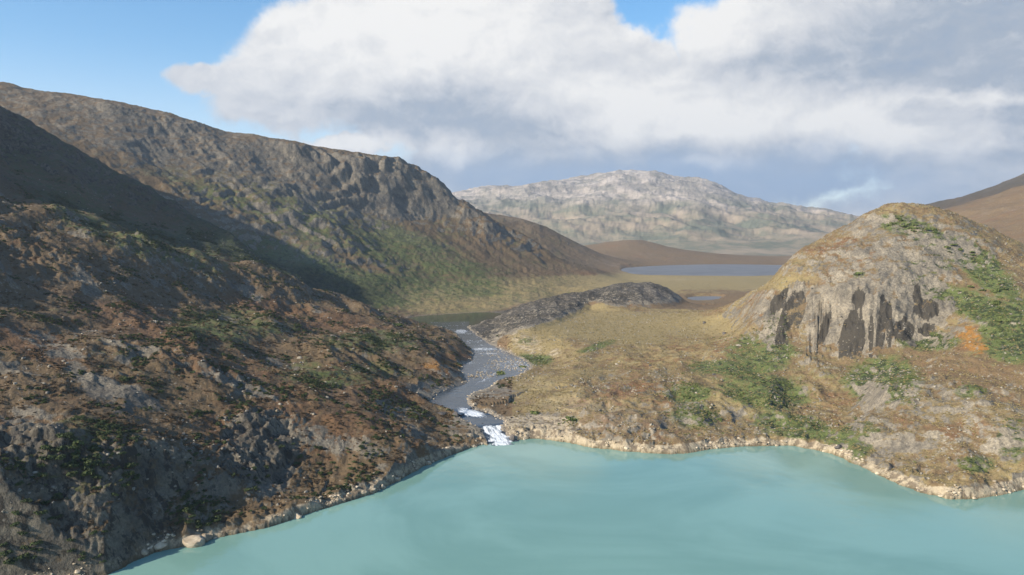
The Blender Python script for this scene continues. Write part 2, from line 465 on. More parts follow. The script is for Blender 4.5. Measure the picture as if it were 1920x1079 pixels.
zr = cubic_up(cubic_up(zc, cl, lr, 0), ct, th, 1)
TH, LR = np.meshgrid(th, lr)
R = np.exp(LR)
X = (R * np.sin(TH)).astype(np.float32)
Y = (R * np.cos(TH)).astype(np.float32)
Z = (zr * R + 30.0).astype(np.float32)
NR, NC = Z.shape


def poly_sdf(px, py, poly):
    """negative inside"""
    d = np.full(px.shape, 1e9, np.float32)
    inside = np.zeros(px.shape, bool)
    m = len(poly)
    for i in range(m):
        x0, y0 = poly[i]; x1, y1 = poly[(i + 1) % m]
        ex, ey = x1 - x0, y1 - y0
        t = np.clip(((px - x0) * ex + (py - y0) * ey) / (ex * ex + ey * ey + 1e-9), 0, 1)
        d = np.minimum(d, (px - x0 - t * ex) ** 2 + (py - y0 - t * ey) ** 2)
        cond = ((y0 > py) != (y1 > py)) & (px < (x1 - x0) * (py - y0) / ((y1 - y0) if y1 != y0 else 1e-9) + x0)
        inside ^= cond
    d = np.sqrt(d)
    return np.where(inside, -d, d)


U0, V0 = project(X, Y, Z)


def blob(u, v, ru, rv, soft=0.4, tilt=0.0, U=None, V=None):
    du = (U0 if U is None else U) - u
    dv = (V0 if V is None else V) - v
    c, s = math.cos(tilt), math.sin(tilt)
    a = (du * c + dv * s) / ru
    b = (-du * s + dv * c) / rv
    q = np.sqrt(a * a + b * b)
    return sstep(q, 1 + soft, 1 - soft)


def mmax(*a):
    r = a[0]
    for i in a[1:]:
        r = np.maximum(r, i)
    return r


# slope of the smooth land
def gradients(Z):
    dr = np.gradient(Z, axis=0) / np.gradient(R, axis=0)
    dt = np.gradient(Z, axis=1) / (R * np.gradient(TH, axis=1))
    gx = dr * np.sin(TH) + dt * np.cos(TH)
    gy = dr * np.cos(TH) - dt * np.sin(TH)
    return gx, gy


gx, gy = gradients(Z)
slope = np.hypot(gx, gy)

nearm = sstep(R, 1500, 900)
# kinds of land
ridge_m = sstep(R, 1020, 1120) * sstep(X / R, 0.14, 0.05) * sstep(R, 2900, 2500)       # the long ridge, left
far_m = sstep(R, 2900, 3600) * sstep(X / R, 0.45, 0.41)
left_m = sstep(X / np.maximum(Y, 1), 0.0, -0.09) * sstep(R, 1080, 1000)
dome_m = sstep(U0, 1380, 1470) * sstep(R, 1050, 950) * sstep(V0, 790, 700)
cliff_l = mmax(blob(60, 960, 300, 150, 0.3), blob(280, 940, 110, 110, 0.3), blob(480, 850, 100, 80, 0.4)) * left_m
wob = fbm(X, Y, 45, 4, 0.6, 63)
Uw, Vw = U0 + 60 * wob, V0 + 50 * fbm(X, Y, 38, 4, 0.6, 64)
blobw = lambda *a: blob(*a, U=Uw, V=Vw)
cliff_d = mmax(blobw(1475, 585, 26, 65, 0.35, 0.45), blobw(1535, 620, 20, 50, 0.5, 0.4), blobw(1620, 610, 62, 75, 0.35), blobw(1690, 610, 30, 55, 0.4), blobw(1745, 585, 30, 30, 0.5)) * (R < 1000)
dark_ridge = mmax(blob(1010, 590, 125, 24, 0.25, -0.30), blob(1165, 556, 112, 24, 0.25, 0.0), blob(905, 628, 60, 22, 0.4, -0.6)) * (R < 1260) * (R > 820) * (U0 > 870)
meadow_all = None
right_shore = sstep(U0, 960, 1020) * sstep(V0, 690, 760) * (R < 700)
meadow = mmax(blob(950, 560, 220, 34, 0.3), blob(1250, 530, 260, 22, 0.3), blob(1200, 615, 190, 30, 0.3)) * (R > 700) * (1 - dark_ridge)
Z = Z + dark_ridge * 4.0 * sstep(X, -30, 20)
Z = Z + dark_ridge * (4.0 * ridged(X, Y, 60, 5, 0.58, 49) + 2.5 * fbm(X, Y, 25, 4, 0.6, 48))

d0_river = 0
rough = 0.35 + 0.5 * ridge_m + 0.9 * cliff_l + 0.25 * dome_m + 0.6 * dark_ridge + 0.25 * right_shore + 0.35 * sstep(slope, 0.35, 0.9)
rough = rough * (1 - 0.75 * meadow * (1 - dark_ridge))
rough = rough + 0.5 * far_m

# relief: the wavelength follows the distance in coarse steps so that far hills keep form
base1 = fbm(X, Y, 90, 5, 0.5, 1)
base2 = ridged(X + 14 * base1, Y - 14 * base1, 38, 5, 0.5, 5)
lump = ridged(X + 9 * base1, Y * 0.8, 70, 3, 0.45, 9)
Z = Z + nearm * rough * (3.4 * base1 + 1.9 * base2 - 0.9) + nearm * left_m * sstep(R, 230, 330) * (7.5 * base1 + 5.0 * (lump - 0.25)) + left_m * sstep(R, 400, 600) * 9 * ridged(X + 0.4 * Y, Y, 190, 3, 0.5, 13) * nearm
right_land_m = nearm * (X > 0) * (1 - meadow) * sstep(X, 14, 60)
kn = ridged(X + 6 * base1, 0.7 * Y + 6 * base1, 42, 4, 0.5, 15)
kn2 = ridged(X + 12 * base1, Y, 95, 3, 0.5, 16)
Z = Z + right_land_m * (5.2 * (kn - 0.2) + 2.6 * base1 + 2.2 * dome_m * ridged(X + 5 * base1, Y, 20, 4, 0.6, 23) + 7.0 * dome_m * (kn2 - 0.3) + 4.0 * dome_m * fbm(X, Y, 60, 3, 0.5, 18)) * (0.6 + 0.8 * right_shore)
outc = sstep(fbm(X, Y, 55, 3, 0.5, 17) + 0.5 * sstep(slope, 0.3, 0.8), 0.1, 0.5)
Z = Z + nearm * outc * (1 - meadow) * (2.4 * ridged(X, Y, 14, 4, 0.55, 19) + 0.5 * ridged(X, Y, 5, 2, 0.5, 20) - 0.6)
mid = ridge_m
# ribs running down the long ridge
ca, sa = math.cos(0.9), math.sin(0.9)
rx = X * ca + Y * sa; ry = -X * sa + Y * ca      # rx: along the ridge, ry: up and down it
ribn = ridged(rx + 25 * base1, ry * 0.28, 60, 5, 0.55, 11)
ribn2 = fbm(rx, ry * 0.6, 260, 4, 0.5, 21)
wx, wy = 70 * fbm(X, Y, 260, 3, 0.5, 201), 70 * fbm(X, Y, 260, 3, 0.5, 203)
slab = np.clip(sstep(slope, 0.3, 0.7), 0, 1) * (0.35 + 0.65 * sstep(fbm(X + wx, Y + wy, 330, 4, 0.55, 205), -0.2, 0.25))
Z = Z + mid * ((2 + 6 * slab) * (ribn - 0.3) + 14 * ribn2 * sstep(R, 1100, 1300) + (4 + 9 * slab) * fbm(X + wx, Y + wy, 80, 5, 0.62, 25) + 12 * slab * ridged(X + wx, Y + wy, 150, 5, 0.58, 27) + 2.5 * ridged(X, Y, 28, 3, 0.6, 29))
# slabs of rock dipping along the ridge, broken at uneven heights
dip = Z + 0.30 * ry - 0.12 * rx
for wl_, kk_, sd_ in ((52.0, 0.34, 207), (21.0, 0.30, 217)):
    tr = dip / wl_ + 2.4 * fbm(X + wx, Y + wy, 210, 5, 0.6, sd_)
    frr = tr - np.floor(tr)
    Z = Z + mid * slab * kk_ * (np.floor(tr) + sstep(frr, 0.25, 0.85) - tr) * wl_ * sstep(R, 1080, 1250) * sstep(fbm(X, Y, 240, 3, 0.5, sd_ + 2), -0.25, 0.2)
Z = Z + far_m * (ridged(X, Y * 0.7, 700, 6, 0.58, 31) * 78 + fbm(X, Y, 1600, 3, 0.5, 37) * 40 - 34) * sstep(Z, 20, 140)
midr = sstep(R, 1050, 1500) * (1 - ridge_m) * (1 - far_m)
Z = Z + midr * (fbm(X, Y, 120, 5, 0.5, 41) * 5 + ridged(X, Y, 200, 5, 0.55, 45) * 9 * sstep(Z, 60, 160)) * (1 - 0.8 * meadow) * sstep(R, 1400, 2000)
# broken rock: ledges and steps where it is steep
step = 5.0
tq = Z / step + 1.6 * fbm(X, Y, 45, 4, 0.5, 51)
fq = tq - np.floor(tq)
ledge = (np.floor(tq) + sstep(fq, 0.35, 0.75) - tq) * step
k_ledge = nearm * np.clip(0.6 * cliff_l + 0.3 * right_shore + 0.3 * dome_m + 0.2 * dark_ridge, 0, 0.8) * sstep(base1, -0.35, 0.25)
Z = Z + ledge * k_ledge * 0.8
# clefts in the cliff faces
qd = X - np.where(U0 < 1530, 0.75, 0.42) * Y
cl_n = ridged(X - (0.42 + 0.33 * sstep(U0, 1560, 1500)) * Y + 12 * base1, Z * 0.35 + 0.2 * Y, 24, 5, 0.6, 61) + 0.6 * fbm(X, Y, 16, 4, 0.6, 62)
Z = Z + cliff_d * R / 650 * 8.0 * (cl_n - 0.25)*0.8
clf = ridged(X - 0.6 * Y, (X + Y) * 0.35, 22, 4, 0.55, 66)
Z = Z + cliff_l * 4.5 * (clf - 0.2) + cliff_l * (3.2 * ridged(X + 3 * base1, Y, 11, 3, 0.55, 67) + 1.4 * fbm(X, Y, 4, 2, 0.6, 68))
Z = Z + left_m * nearm * (1 - cliff_l) * 1.2 * ridged(X, Y, 11, 4, 0.6, 69) + left_m * nearm * (1 - cliff_l) * 4.5 * sstep(fbm(X, Y, 70, 3, 0.5, 211), 0.05, 0.4) * ridged(X + 0.5 * Y, Y, 26, 4, 0.55, 213)

# ---- water bodies cut into the land
d_lake = np.full(Z.shape, 500.0, np.float32)
sel = np.where(lr < math.log(1000))[0]
sl = slice(0, sel[-1] + 1)
jx = fbm(X[sl], Y[sl], 14, 3, 0.6, 71) * 3.0
d_lake[sl] = poly_sdf(X[sl] + jx, Y[sl] + jx[::1] * 0.7, lake_poly)
inl = d_lake < 0
shore_h = 0.25 + np.clip(d_lake, 0, 6) * (0.75 + 1.1 * (fbm(X, Y, 9, 3, 0.6, 73)))
Z = np.where(inl, np.maximum(-9, d_lake * 0.45 - 0.3), np.maximum(Z, np.minimum(shore_h, 5.2)))
# keep the bluff low right at the waterline
lim = 1.0 + np.clip(d_lake, 0, 60) * np.where(X < 0, 1.7, 1.1)
Z = np.where(~inl & (d_lake < 60), np.minimum(Z, np.maximum(lim, shore_h)), Z)

RIVER = [(952, 852, -0.12, 13), (943, 834, 0.0, 9.5), (933, 820, 1.5, 7.5), (925, 808, 3.4, 7.0), (920, 799, 5.0, 9.0), (906, 789, 5.3, 12), (893, 780, 5.5, 11), (880, 774, 6.4, 9), (866, 768, 7.9, 8),
         (848, 758, 8.1, 12), (843, 748, 8.15, 13), (856, 736, 8.2, 12), (885, 727, 8.3, 11), (905, 716, 8.6, 10), (920, 703, 9.0, 19), (930, 688, 9.2, 25),
         (932, 674, 9.4, 19), (916, 659, 9.6, 13), (895, 645, 9.8, 11), (880, 632, 9.9, 9), (866, 622, 10.0, 10), (850, 612, 10.05, 14), (842, 604, 10.05, 20)]
rv = np.array([[*at_z(u, v, z), w * (1.2 if z > 8.25 else 1.0)] for u, v, z, w in RIVER])
# smooth resampling of the course
def catmull(p, k):
    o = []
    for i in range(len(p) - 1):
        a, b, c, d = p[max(i - 1, 0)], p[i], p[i + 1], p[min(i + 2, len(p) - 1)]
        for t in np.arange(k) / k:
            o.append(b + 0.5 * t * (c - a + t * (2 * a - 5 * b + 4 * c - d + t * (3 * (b - c) + d - a))))
    o.append(p[-1])
    return np.array(o)
rvs = catmull(rv, 5)


def river_field(px, py, course=rvs):
    best = np.full(px.shape, 1e9, np.float32)
    lev = np.zeros(px.shape, np.float32)
    for a, b in zip(course[:-1], course[1:]):
        ex, ey = b[0] - a[0], b[1] - a[1]
        t = np.clip(((px - a[0]) * ex + (py - a[1]) * ey) / (ex * ex + ey * ey + 1e-9), 0, 1)
        d = np.hypot(px - a[0] - t * ex, py - a[1] - t * ey) - (a[3] + t * (b[3] - a[3]))
        c = d < best
        best = np.where(c, d, best)
        lev = np.where(c, a[2] + t * (b[2] - a[2]), lev)
    return best, lev


rs = slice(int(np.searchsorted(lr, math.log(440))), int(np.searchsorted(lr, math.log(1300))))
cs = slice(int(np.searchsorted(th, -0.24)), int(np.searchsorted(th, 0.10)))
jit = fbm(X[rs, cs], Y[rs, cs], 16, 3, 0.6, 81) * 3.2
dr_, lev = river_field(X[rs, cs] + jit, Y[rs, cs])
d_riv = np.full(Z.shape, 500.0, np.float32)
d_riv[rs, cs] = dr_
zz = Z[rs, cs]
bed = lev - 0.9 + np.clip(dr_ + 3, 0, 3) * 0.32
lo = lev + 0.15 + np.clip(dr_, 0, 3) * 0.25
hi = lev + 0.5 + np.clip(dr_, 0, 200) * (0.55 + 0.25 * fbm(X[rs, cs], Y[rs, cs], 25, 2, 0.5, 83))
znew = np.where(dr_ < 0, np.where(inl[rs, cs], np.minimum(zz, bed), bed), np.where(dr_ < 60, np.maximum(np.minimum(zz, hi), np.where(inl[rs, cs], -50, np.where(dr_ < 30, lo, -50))), zz))
Z[rs, cs] = znew

POND = [(690, 605), (740, 599), (800, 592), (850, 589), (905, 586), (940, 588), (930, 596), (905, 604), (885, 611), (860, 614), (835, 612), (800, 611), (740, 611)]
FAR = [(1165, 506), (1180, 502), (1250, 498), (1350, 496), (1440, 497), (1520, 499), (1560, 508), (1440, 517), (1350, 517.5), (1250, 516.5), (1195, 515), (1175, 511)]
PUD = [(1290, 558), (1318, 556), (1352, 556.5), (1346, 561), (1312, 563.5), (1294, 562)]
LENS = [(1330, 524), (1340, 523)]
bodies = []
for name, px, zl in (('pond', POND, 10.0), ('far', FAR, 14.0), ('pool', PUD, 13.0)):
    poly = np.array([at_z(u, v, zl)[:2] for u, v in px])
    # round the outline
    pc = np.vstack([poly[-1:], poly, poly[:2]])
    rp = []
    for i in range(1, len(pc) - 2):
        a, b, c, d = pc[i - 1], pc[i], pc[i + 1], pc[i + 2]
        for t in (0, .25, .5, .75):
            rp.append(b + 0.5 * t * (c - a + t * (2 * a - 5 * b + 4 * c - d + t * (3 * (b - c) + d - a))))
    poly = np.array(rp)
    r0, r1 = np.hypot(*poly.T).min(), np.hypot(*poly.T).max()
    s2 = slice(max(0, int(np.searchsorted(lr, math.log(r0 * 0.85)))), int(np.searchsorted(lr, math.log(r1 * 1.15))))
    x2, y2 = X[s2], Y[s2]
    d = poly_sdf(x2 + fbm(x2, y2, 40, 3, 0.6, 91) * 8, y2, poly)
    z2 = Z[s2]
    Z[s2] = np.where(d < 0, zl - 0.6 + np.maximum(d * 0.2, -4), np.where(d < 80, np.minimum(np.maximum(z2, zl + 0.25 + np.clip(d, 0, 80) * 0.02), zl + 0.3 + d * 0.5), z2))
    if name == 'pond':
        # the river mouth stays open
        dd = d_riv[s2]
        Z[s2] = np.where(dd < 0, np.minimum(Z[s2], zl - 0.5), Z[s2])
    bodies.append((name, poly, zl))
    if name == 'far':
        d_far = np.full(Z.shape, 1e3, np.float32); d_far[s2] = d
    if name == 'pond':
        d_pond = np.full(Z.shape, 1e3, np.float32); d_pond[s2] = d

gx, gy = gradients(Z)
slope = np.hypot(gx, gy)
U1, V1 = project(X, Y, Z)

# ------------------------------------------------------------------ what grows and lies where
B = lambda *a, **k: blob(*a, U=U1, V=V1, **k)
n_big = 1.25 * fbm(X, Y, 75, 6, 0.6, 101)
n_mid = fbm(X, Y, 14, 4, 0.6, 111)
n_far = fbm(X, Y, 240, 6, 0.62, 121)
nR = R < 1080
rock = 0.28 + 0.35 * sstep(slope, 0.45, 1.1) + 0.12 * n_big
rock = rock + 0.12 * cliff_l + 0.30 * cliff_d + 0.75 * dark_ridge + 0.03 * dome_m
rock += ridge_m * (0.42 * sstep(slope, 0.62, 1.15) - 0.05)
rock += 0.22 * mmax(B(400, 280, 500, 60, soft=0.4, tilt=0.25), B(640, 350, 170, 60, soft=0.4, tilt=0.35)) * ridge_m
rock += 0.25 * (mmax(B(1700, 790, 130, 90, soft=0.3), B(1850, 800, 120, 80, soft=0.3), B(1250, 790, 200, 40, soft=0.4), B(1680, 480, 150, 70), B(1190, 720, 120, 30)) * nR)
rock += 0.35 * mmax(B(80, 640, 90, 16, tilt=0.35), B(190, 725, 60, 18, tilt=0.2), B(70, 790, 60, 26, tilt=0.6), B(30, 805, 50, 40, tilt=0.6), B(490, 830, 60, 60), B(510, 900, 40, 50), B(640, 830, 90, 26, tilt=0.3), B(20, 690, 60, 14, tilt=0.3),
                   B(270, 755, 40, 16, tilt=0.4)) * left_m
spur = sstep(R, 940, 1010) * sstep(R, 1260, 1200) * sstep(X / R, -0.12, -0.2)  # less rock, more green and darker here, to paint its shadow deeper
rock += 0.34 * sstep(fbm(X * 0.8 + 0.5 * Y, Y, 48, 4, 0.6, 241), 0.14, 0.34) * left_m * nR
rock += 0.14 * ridge_m * sstep(Z, 90, 200) + 0.10 * dome_m * sstep(fbm(X, Y, 34, 4, 0.6, 243), 0.0, 0.3)
rock -= 0.3 * B(950, 545, 260, 30, soft=0.5) * (R > 1000) * (1 - dark_ridge)
rock += 0.14 * B(1330, 640, 130, 50) * nR
rock -= 0.35 * meadow + 0.22 * spur
rock += 0.4 * far_m * sstep(V1, 450, 380)
rock += 0.35 * mmax(B(890, 800, 60, 26), B(1010, 795, 60, 24), B(800, 730, 34, 18), B(905, 735, 70, 14)) * nR
rock = np.where(d_riv < 6, rock + 0.35 * sstep(d_riv, 7, 0), rock)
vm = mmax(B(980, 548, 260, 26, soft=0.5), B(1280, 528, 260, 14, soft=0.5), B(830, 575, 110, 16, soft=0.6)) * (R > 1000) * (R < 2300) * (1 - dark_ridge)
green = 0.12 + 0.25 * n_big + 0.24 * ridge_m + 0.14 * left_m + 0.17 * dome_m
gb = mmax(B(1420, 660, 70, 34), B(1370, 690, 90, 16), B(1455, 620, 24, 40), B(1430, 735, 90, 34, tilt=0.2), B(1490, 800, 90, 26, tilt=0.15), B(1660, 720, 70, 50), B(1600, 830, 60, 40, tilt=-0.5),
          B(1700, 425, 60, 18, tilt=0.2), B(1760, 455, 80, 24, tilt=0.5), B(1840, 500, 90, 30, tilt=0.7), B(1900, 620, 60, 60), B(1760, 550, 70, 24, tilt=0.5), B(1840, 580, 80, 26, tilt=0.5), B(1740, 500, 50, 14),
          B(1610, 515, 12, 8), B(1740, 640, 60, 18), B(1820, 735, 30, 14), B(1830, 870, 40, 18), B(1900, 830, 40, 40), B(1290, 740, 50, 22), B(1300, 780, 50, 26), B(1610, 640, 16, 8),
          B(1000, 675, 40, 12), B(1070, 790, 20, 8), B(945, 703, 12, 7), B(990, 640, 20, 7), B(1120, 650, 40, 7, tilt=-0.3)) * nR
green = green + 0.62 * gb
green += 0.28 * mmax(B(640, 430, 330, 50, tilt=0.35), B(560, 500, 200, 40, tilt=0.3), B(720, 540, 150, 34), B(880, 540, 70, 20)) * (R > 1000)
green += 0.34 * mmax(B(690, 640, 90, 22), B(250, 440, 200, 40, tilt=0.35), B(130, 880, 120, 60), B(430, 610, 130, 30), B(620, 700, 120, 26), B(370, 960, 50, 40), B(120, 820, 90, 50)) * left_m
green += 0.25 * spur
green -= 0.4 * far_m * sstep(V1, 430, 380) + 0.2 * cliff_d
rust = 0.30 - 0.45 * n_big + 0.12 * n_mid - 0.30 * ridge_m - 0.08 * left_m - 0.07 * (X > 0) * nR
rust += 0.4 * mmax(B(830, 690, 60, 16), B(850, 672, 50, 10), B(1180, 745, 110, 22), B(1330, 650, 80, 16), B(1250, 680, 120, 14), B(1440, 750, 70, 14), B(1580, 750, 80, 14), B(1560, 460, 60, 12, tilt=-0.3), B(1600, 480, 50, 10),
                   B(1820, 640, 34, 26), B(1565, 800, 14, 30), B(1790, 810, 50, 12), B(1830, 780, 40, 30), B(80, 650, 130, 30, tilt=0.3), B(330, 640, 200, 50, tilt=0.3), B(560, 590, 180, 22, tilt=0.2), B(640, 760, 160, 60), B(520, 810, 160, 60),
                   B(1380, 790, 30, 12), B(1380, 575, 90, 10, tilt=-0.4)) * nR
rust += 0.55 * vm * sstep(fbm(X, Y, 120, 5, 0.62, 251), 0.0, 0.35)
rust += 0.25 * mmax(B(850, 490, 200, 24, tilt=0.15), B(1050, 515, 120, 12), B(800, 598, 90, 6)) * (R > 980)
orange = (0.75 + 1.3 * fbm(X, Y, 12, 4, 0.65, 181)) * mmax(B(1815, 632, 26, 24, soft=0.8), B(1835, 650, 20, 16, soft=0.8), B(835, 688, 50, 12, soft=0.6) * 0.8, B(800, 598, 70, 4, soft=0.6) * 0.5) * (R < 1250)
yellow = 0.45 * vm + 0.25 + 0.3 * n_big + 0.19 * (X > 0) * nR - 0.15 * dome_m + 0.36 * meadow * (0.75 + 0.9 * n_far) + 0.3 * B(1000, 640, 60, 30) * nR + 0.12 * sstep(U1, 1380, 1480) * sstep(V1, 700, 600) * nR + 0.12 * (U1 > 950) * nR
pale_s = sstep(d_lake, 7.0, 2.5) * sstep(Z, 6.2, 3.2) * (d_lake < 20)
pale_s = pale_s * np.clip(0.72 + 1.1 * fbm(X, Y, 40, 4, 0.6, 171), 0.15, 1.1)
pale_s = np.where(X < -62, pale_s * 0.72, pale_s)
pale_s = np.maximum(pale_s, 0.75 * B(1000, 800, 90, 22) * (R < 560) * (Z < 9))
pale_b = mmax(B(990, 645, 50, 24, soft=0.7, tilt=0.5), B(1040, 662, 18, 10)) * 0.42 * nR
pale = np.maximum(pale_s, pale_b)
gravel = np.maximum(sstep(d_riv, 2.5, -1.0) * (R > 480), 0.5 * sstep(d_pond, 12, 0))
streaks = mmax(B(1482, 600, 20, 60, tilt=0.35), B(1462, 560, 12, 34, tilt=0.35), B(1597, 640, 25, 58, tilt=0.14), B(1610, 560, 12, 20), B(1652, 610, 9, 60, tilt=0.1), B(1634, 640, 5, 50), B(1668, 610, 6, 50), B(1695, 620, 22, 22), B(1735, 580, 26, 20), B(1720, 560, 8, 28),
               B(1545, 620, 8, 40, tilt=0.3), B(1740, 620, 20, 12)) * nR
stn = fbm((X - 0.45 * Y) * 2.2, Z * 0.25, 10, 4, 0.62, 141)
streaks = np.where(nR, sstep(streaks + 0.75 * stn, 0.38, 0.58), 0) * (streaks > 0.05)
dark = mmax(cliff_d * 0.22, streaks * 0.95, 0.28 * ridge_m, dark_ridge * 0.72, cliff_l * 0.55, 0.35 * left_m, 0.6 * spur)  # spur term darkens its rock to deepen the shadow there
farpale = far_m * sstep(Z, 150, 560)
weed = sstep(Z, 0.9, 0.1) * (d_lake < 6)

# ------------------------------------------------------------------ materials
def new_mat(name):
    m = bpy.data.materials.new(name)
    m.use_nodes = True
    t = NT(m.node_tree)
    b = m.node_tree.nodes['Principled BSDF']
    return m, t, b


def land_material():
    m, t, b = new_mat('land')
    pos = t.node('ShaderNodeTexCoord').outputs['Object']
    a1 = t.node('ShaderNodeAttribute', attribute_name='cover_a')
    a2 = t.node('ShaderNodeAttribute', attribute_name='cover_b')
    a3 = t.node('ShaderNodeAttribute', attribute_name='cover_c')
    s1 = t.node('ShaderNodeSeparateColor'); t.put(s1.inputs[0], a1.outputs['Color'])
    s2 = t.node('ShaderNodeSeparateColor'); t.put(s2.inputs[0], a2.outputs['Color'])
    s3 = t.node('ShaderNodeSeparateColor'); t.put(s3.inputs[0], a3.outputs['Color'])
    rock, green, rust = s1.outputs; orange = a1.outputs['Alpha']
    yellow, pale, gravel = s2.outputs; dark = a2.outputs['Alpha']
    farp, weed, aspect = s3.outputs; distance = a3.outputs['Alpha']  # aspect: darkening mask, partly painted shade
    nA = t.noise(pos, 1 / 9.0, 8, 0.68)
    nB = t.noise(t.vm('ADD', pos, (313.0, 77.0, 5.0)), 1 / 5.5, 7, 0.7)
    nC = t.noise(t.vm('ADD', pos, (-91.0, 531.0, 9.0)), 1 / 22.0, 9, 0.7)
    nD = t.noise(t.vm('ADD', pos, (51.0, -31.0, 2.0)), 1 / 1.7, 5, 0.7)
    nE = t.noise(pos, 1 / 160.0, 10, 0.72)
    def thr(mask, noise, amp=1.0, w=0.08, at=0.5):
        v = t.m('MULTIPLY_ADD', t.m('SUBTRACT', noise, 0.5), amp, mask)
        return t.smooth(v, at - w, at + w)
    # heath
    c = t.mix(nD, (0.080, 0.055, 0.030), (0.25, 0.170, 0.088))
    c = t.mix(thr(rust, nB, 1.3, 0.2, 0.52), c, t.mix(nD, (0.100, 0.056, 0.028), (0.25, 0.140, 0.068)))
    c = t.mix(thr(yellow, nA, 1.2, 0.18, 0.56), c, t.mix(nD, (0.13, 0.100, 0.044), (0.40, 0.310, 0.145)))
    c = t.mix(thr(green, nA, 1.5, 0.2, 0.56), c, t.mix(nD, (0.050, 0.068, 0.020), (0.165, 0.190, 0.062)))
    dg = t.noise(t.vm('ADD', pos, (7.0, 11.0, 3.0)), 1 / 6.0, 5, 0.66)
    c = t.mix(t.m('MULTIPLY', thr(t.m('MULTIPLY', green, 0.75), dg, 1.8, 0.07, 0.66), 0.85), c, (0.026, 0.036, 0.015))
    c = t.mix(thr(orange, nB, 1.3, 0.15, 0.5), c, t.mix(nD, (0.20, 0.095, 0.025), (0.34, 0.175, 0.045)))
    # rock
    st = t.node('ShaderNodeMapping'); t.put(st.inputs['Vector'], pos)
    st.inputs['Rotation'].default_value = (0, 0.35, 0.5)
    st.inputs['Scale'].default_value = (1.0, 1.0, 0.26)
    streak = t.noise(st.outputs[0], 1 / 4.2, 6, 0.7)
    rc = t.mix(t.smooth(nC, 0.35, 0.65), (0.11, 0.098, 0.078), (0.31, 0.262, 0.185))
    rc = t.mix(t.m('MULTIPLY', t.smooth(streak, 0.38, 0.6), 0.45), rc, (0.32, 0.275, 0.205))
    rc = t.mix(t.m('MULTIPLY', t.smooth(nD, 0.6, 0.35), 0.6), rc, (0.070, 0.062, 0.052))
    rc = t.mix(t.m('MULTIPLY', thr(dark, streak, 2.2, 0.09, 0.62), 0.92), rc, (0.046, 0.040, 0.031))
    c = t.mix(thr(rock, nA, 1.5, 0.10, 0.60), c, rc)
    # scattered pale stones
    vo = t.node('ShaderNodeTexVoronoi'); t.put(vo.inputs['Vector'], pos); vo.inputs['Scale'].default_value = 1 / 2.2
    stone = t.smooth(vo.outputs['Distance'], 0.30, 0.18)
    stone = t.m('MULTIPLY', stone, t.smooth(nC, 0.50, 0.62))
    c = t.mix(t.m('MULTIPLY', stone, 0.6), c, (0.40, 0.36, 0.29))
    # washed rock and gravel at the water
    pc = t.mix(nD, (0.25, 0.195, 0.12), (0.55, 0.46, 0.32))
    pc = t.mix(t.m('MULTIPLY', t.smooth(streak, 0.54, 0.42), 0.8), pc, (0.12, 0.09, 0.06))
    c = t.mix(thr(pale, nB, 1.1, 0.12, 0.42), c, pc)
    c = t.mix(gravel, c, t.mix(t.smooth(nD, 0.4, 0.6), (0.10, 0.09, 0.08), (0.36, 0.31, 0.24)))
    c = t.mix(t.m('MULTIPLY', weed, 0.8), c, (0.10, 0.085, 0.035))
    # the high massif far away: bare pale rock over heath
    nF = t.noise(pos, 1 / 420.0, 12, 0.74, 0.3)
    fc = t.mix(t.smooth(nF, 0.38, 0.60), (0.27, 0.235, 0.19), (0.47, 0.40, 0.33))
    fc = t.mix(t.smooth(nE, 0.52, 0.42), fc, (0.26, 0.235, 0.19))
    c = t.mix(t.smooth(distance, 0.27, 0.33), c, t.mix(t.smooth(nF, 0.4, 0.6), (0.14, 0.145, 0.10), (0.30, 0.235, 0.16)))
    c = t.mix(thr(farp, nF, 1.4, 0.35, 0.36), c, fc)
    c = t.mix(t.m('MULTIPLY', thr(farp, nF, 2.2, 0.25, 1.25), 0.5), c, (0.60, 0.56, 0.50))
    c = t.mix(t.m('MULTIPLY', aspect, 0.30), c, (0.022, 0.018, 0.012))  # dark heath tone and shade painted into the colour of these slopes
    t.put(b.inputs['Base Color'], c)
    b.inputs['Roughness'].default_value = 0.9
    b.inputs['Specular IOR Level'].default_value = 0.2
    hgt = t.m('ADD', t.m('MULTIPLY', nA, 3.2), t.m('ADD', t.m('MULTIPLY', streak, t.m('MULTIPLY', rock, 1.6)), t.m('MULTIPLY', nD, 0.55)))
    hgt = t.m('ADD', hgt, t.m('MULTIPLY', nE, t.m('MULTIPLY', farp, 60.0)))
    bp = t.node('ShaderNodeBump')
    bp.inputs['Strength'].default_value = 0.85
    bp.inputs['Distance'].default_value = 1.0
    t.put(bp.inputs['Height'], hgt)
    t.put(b.inputs['Normal'], bp.outputs[0])
    return m


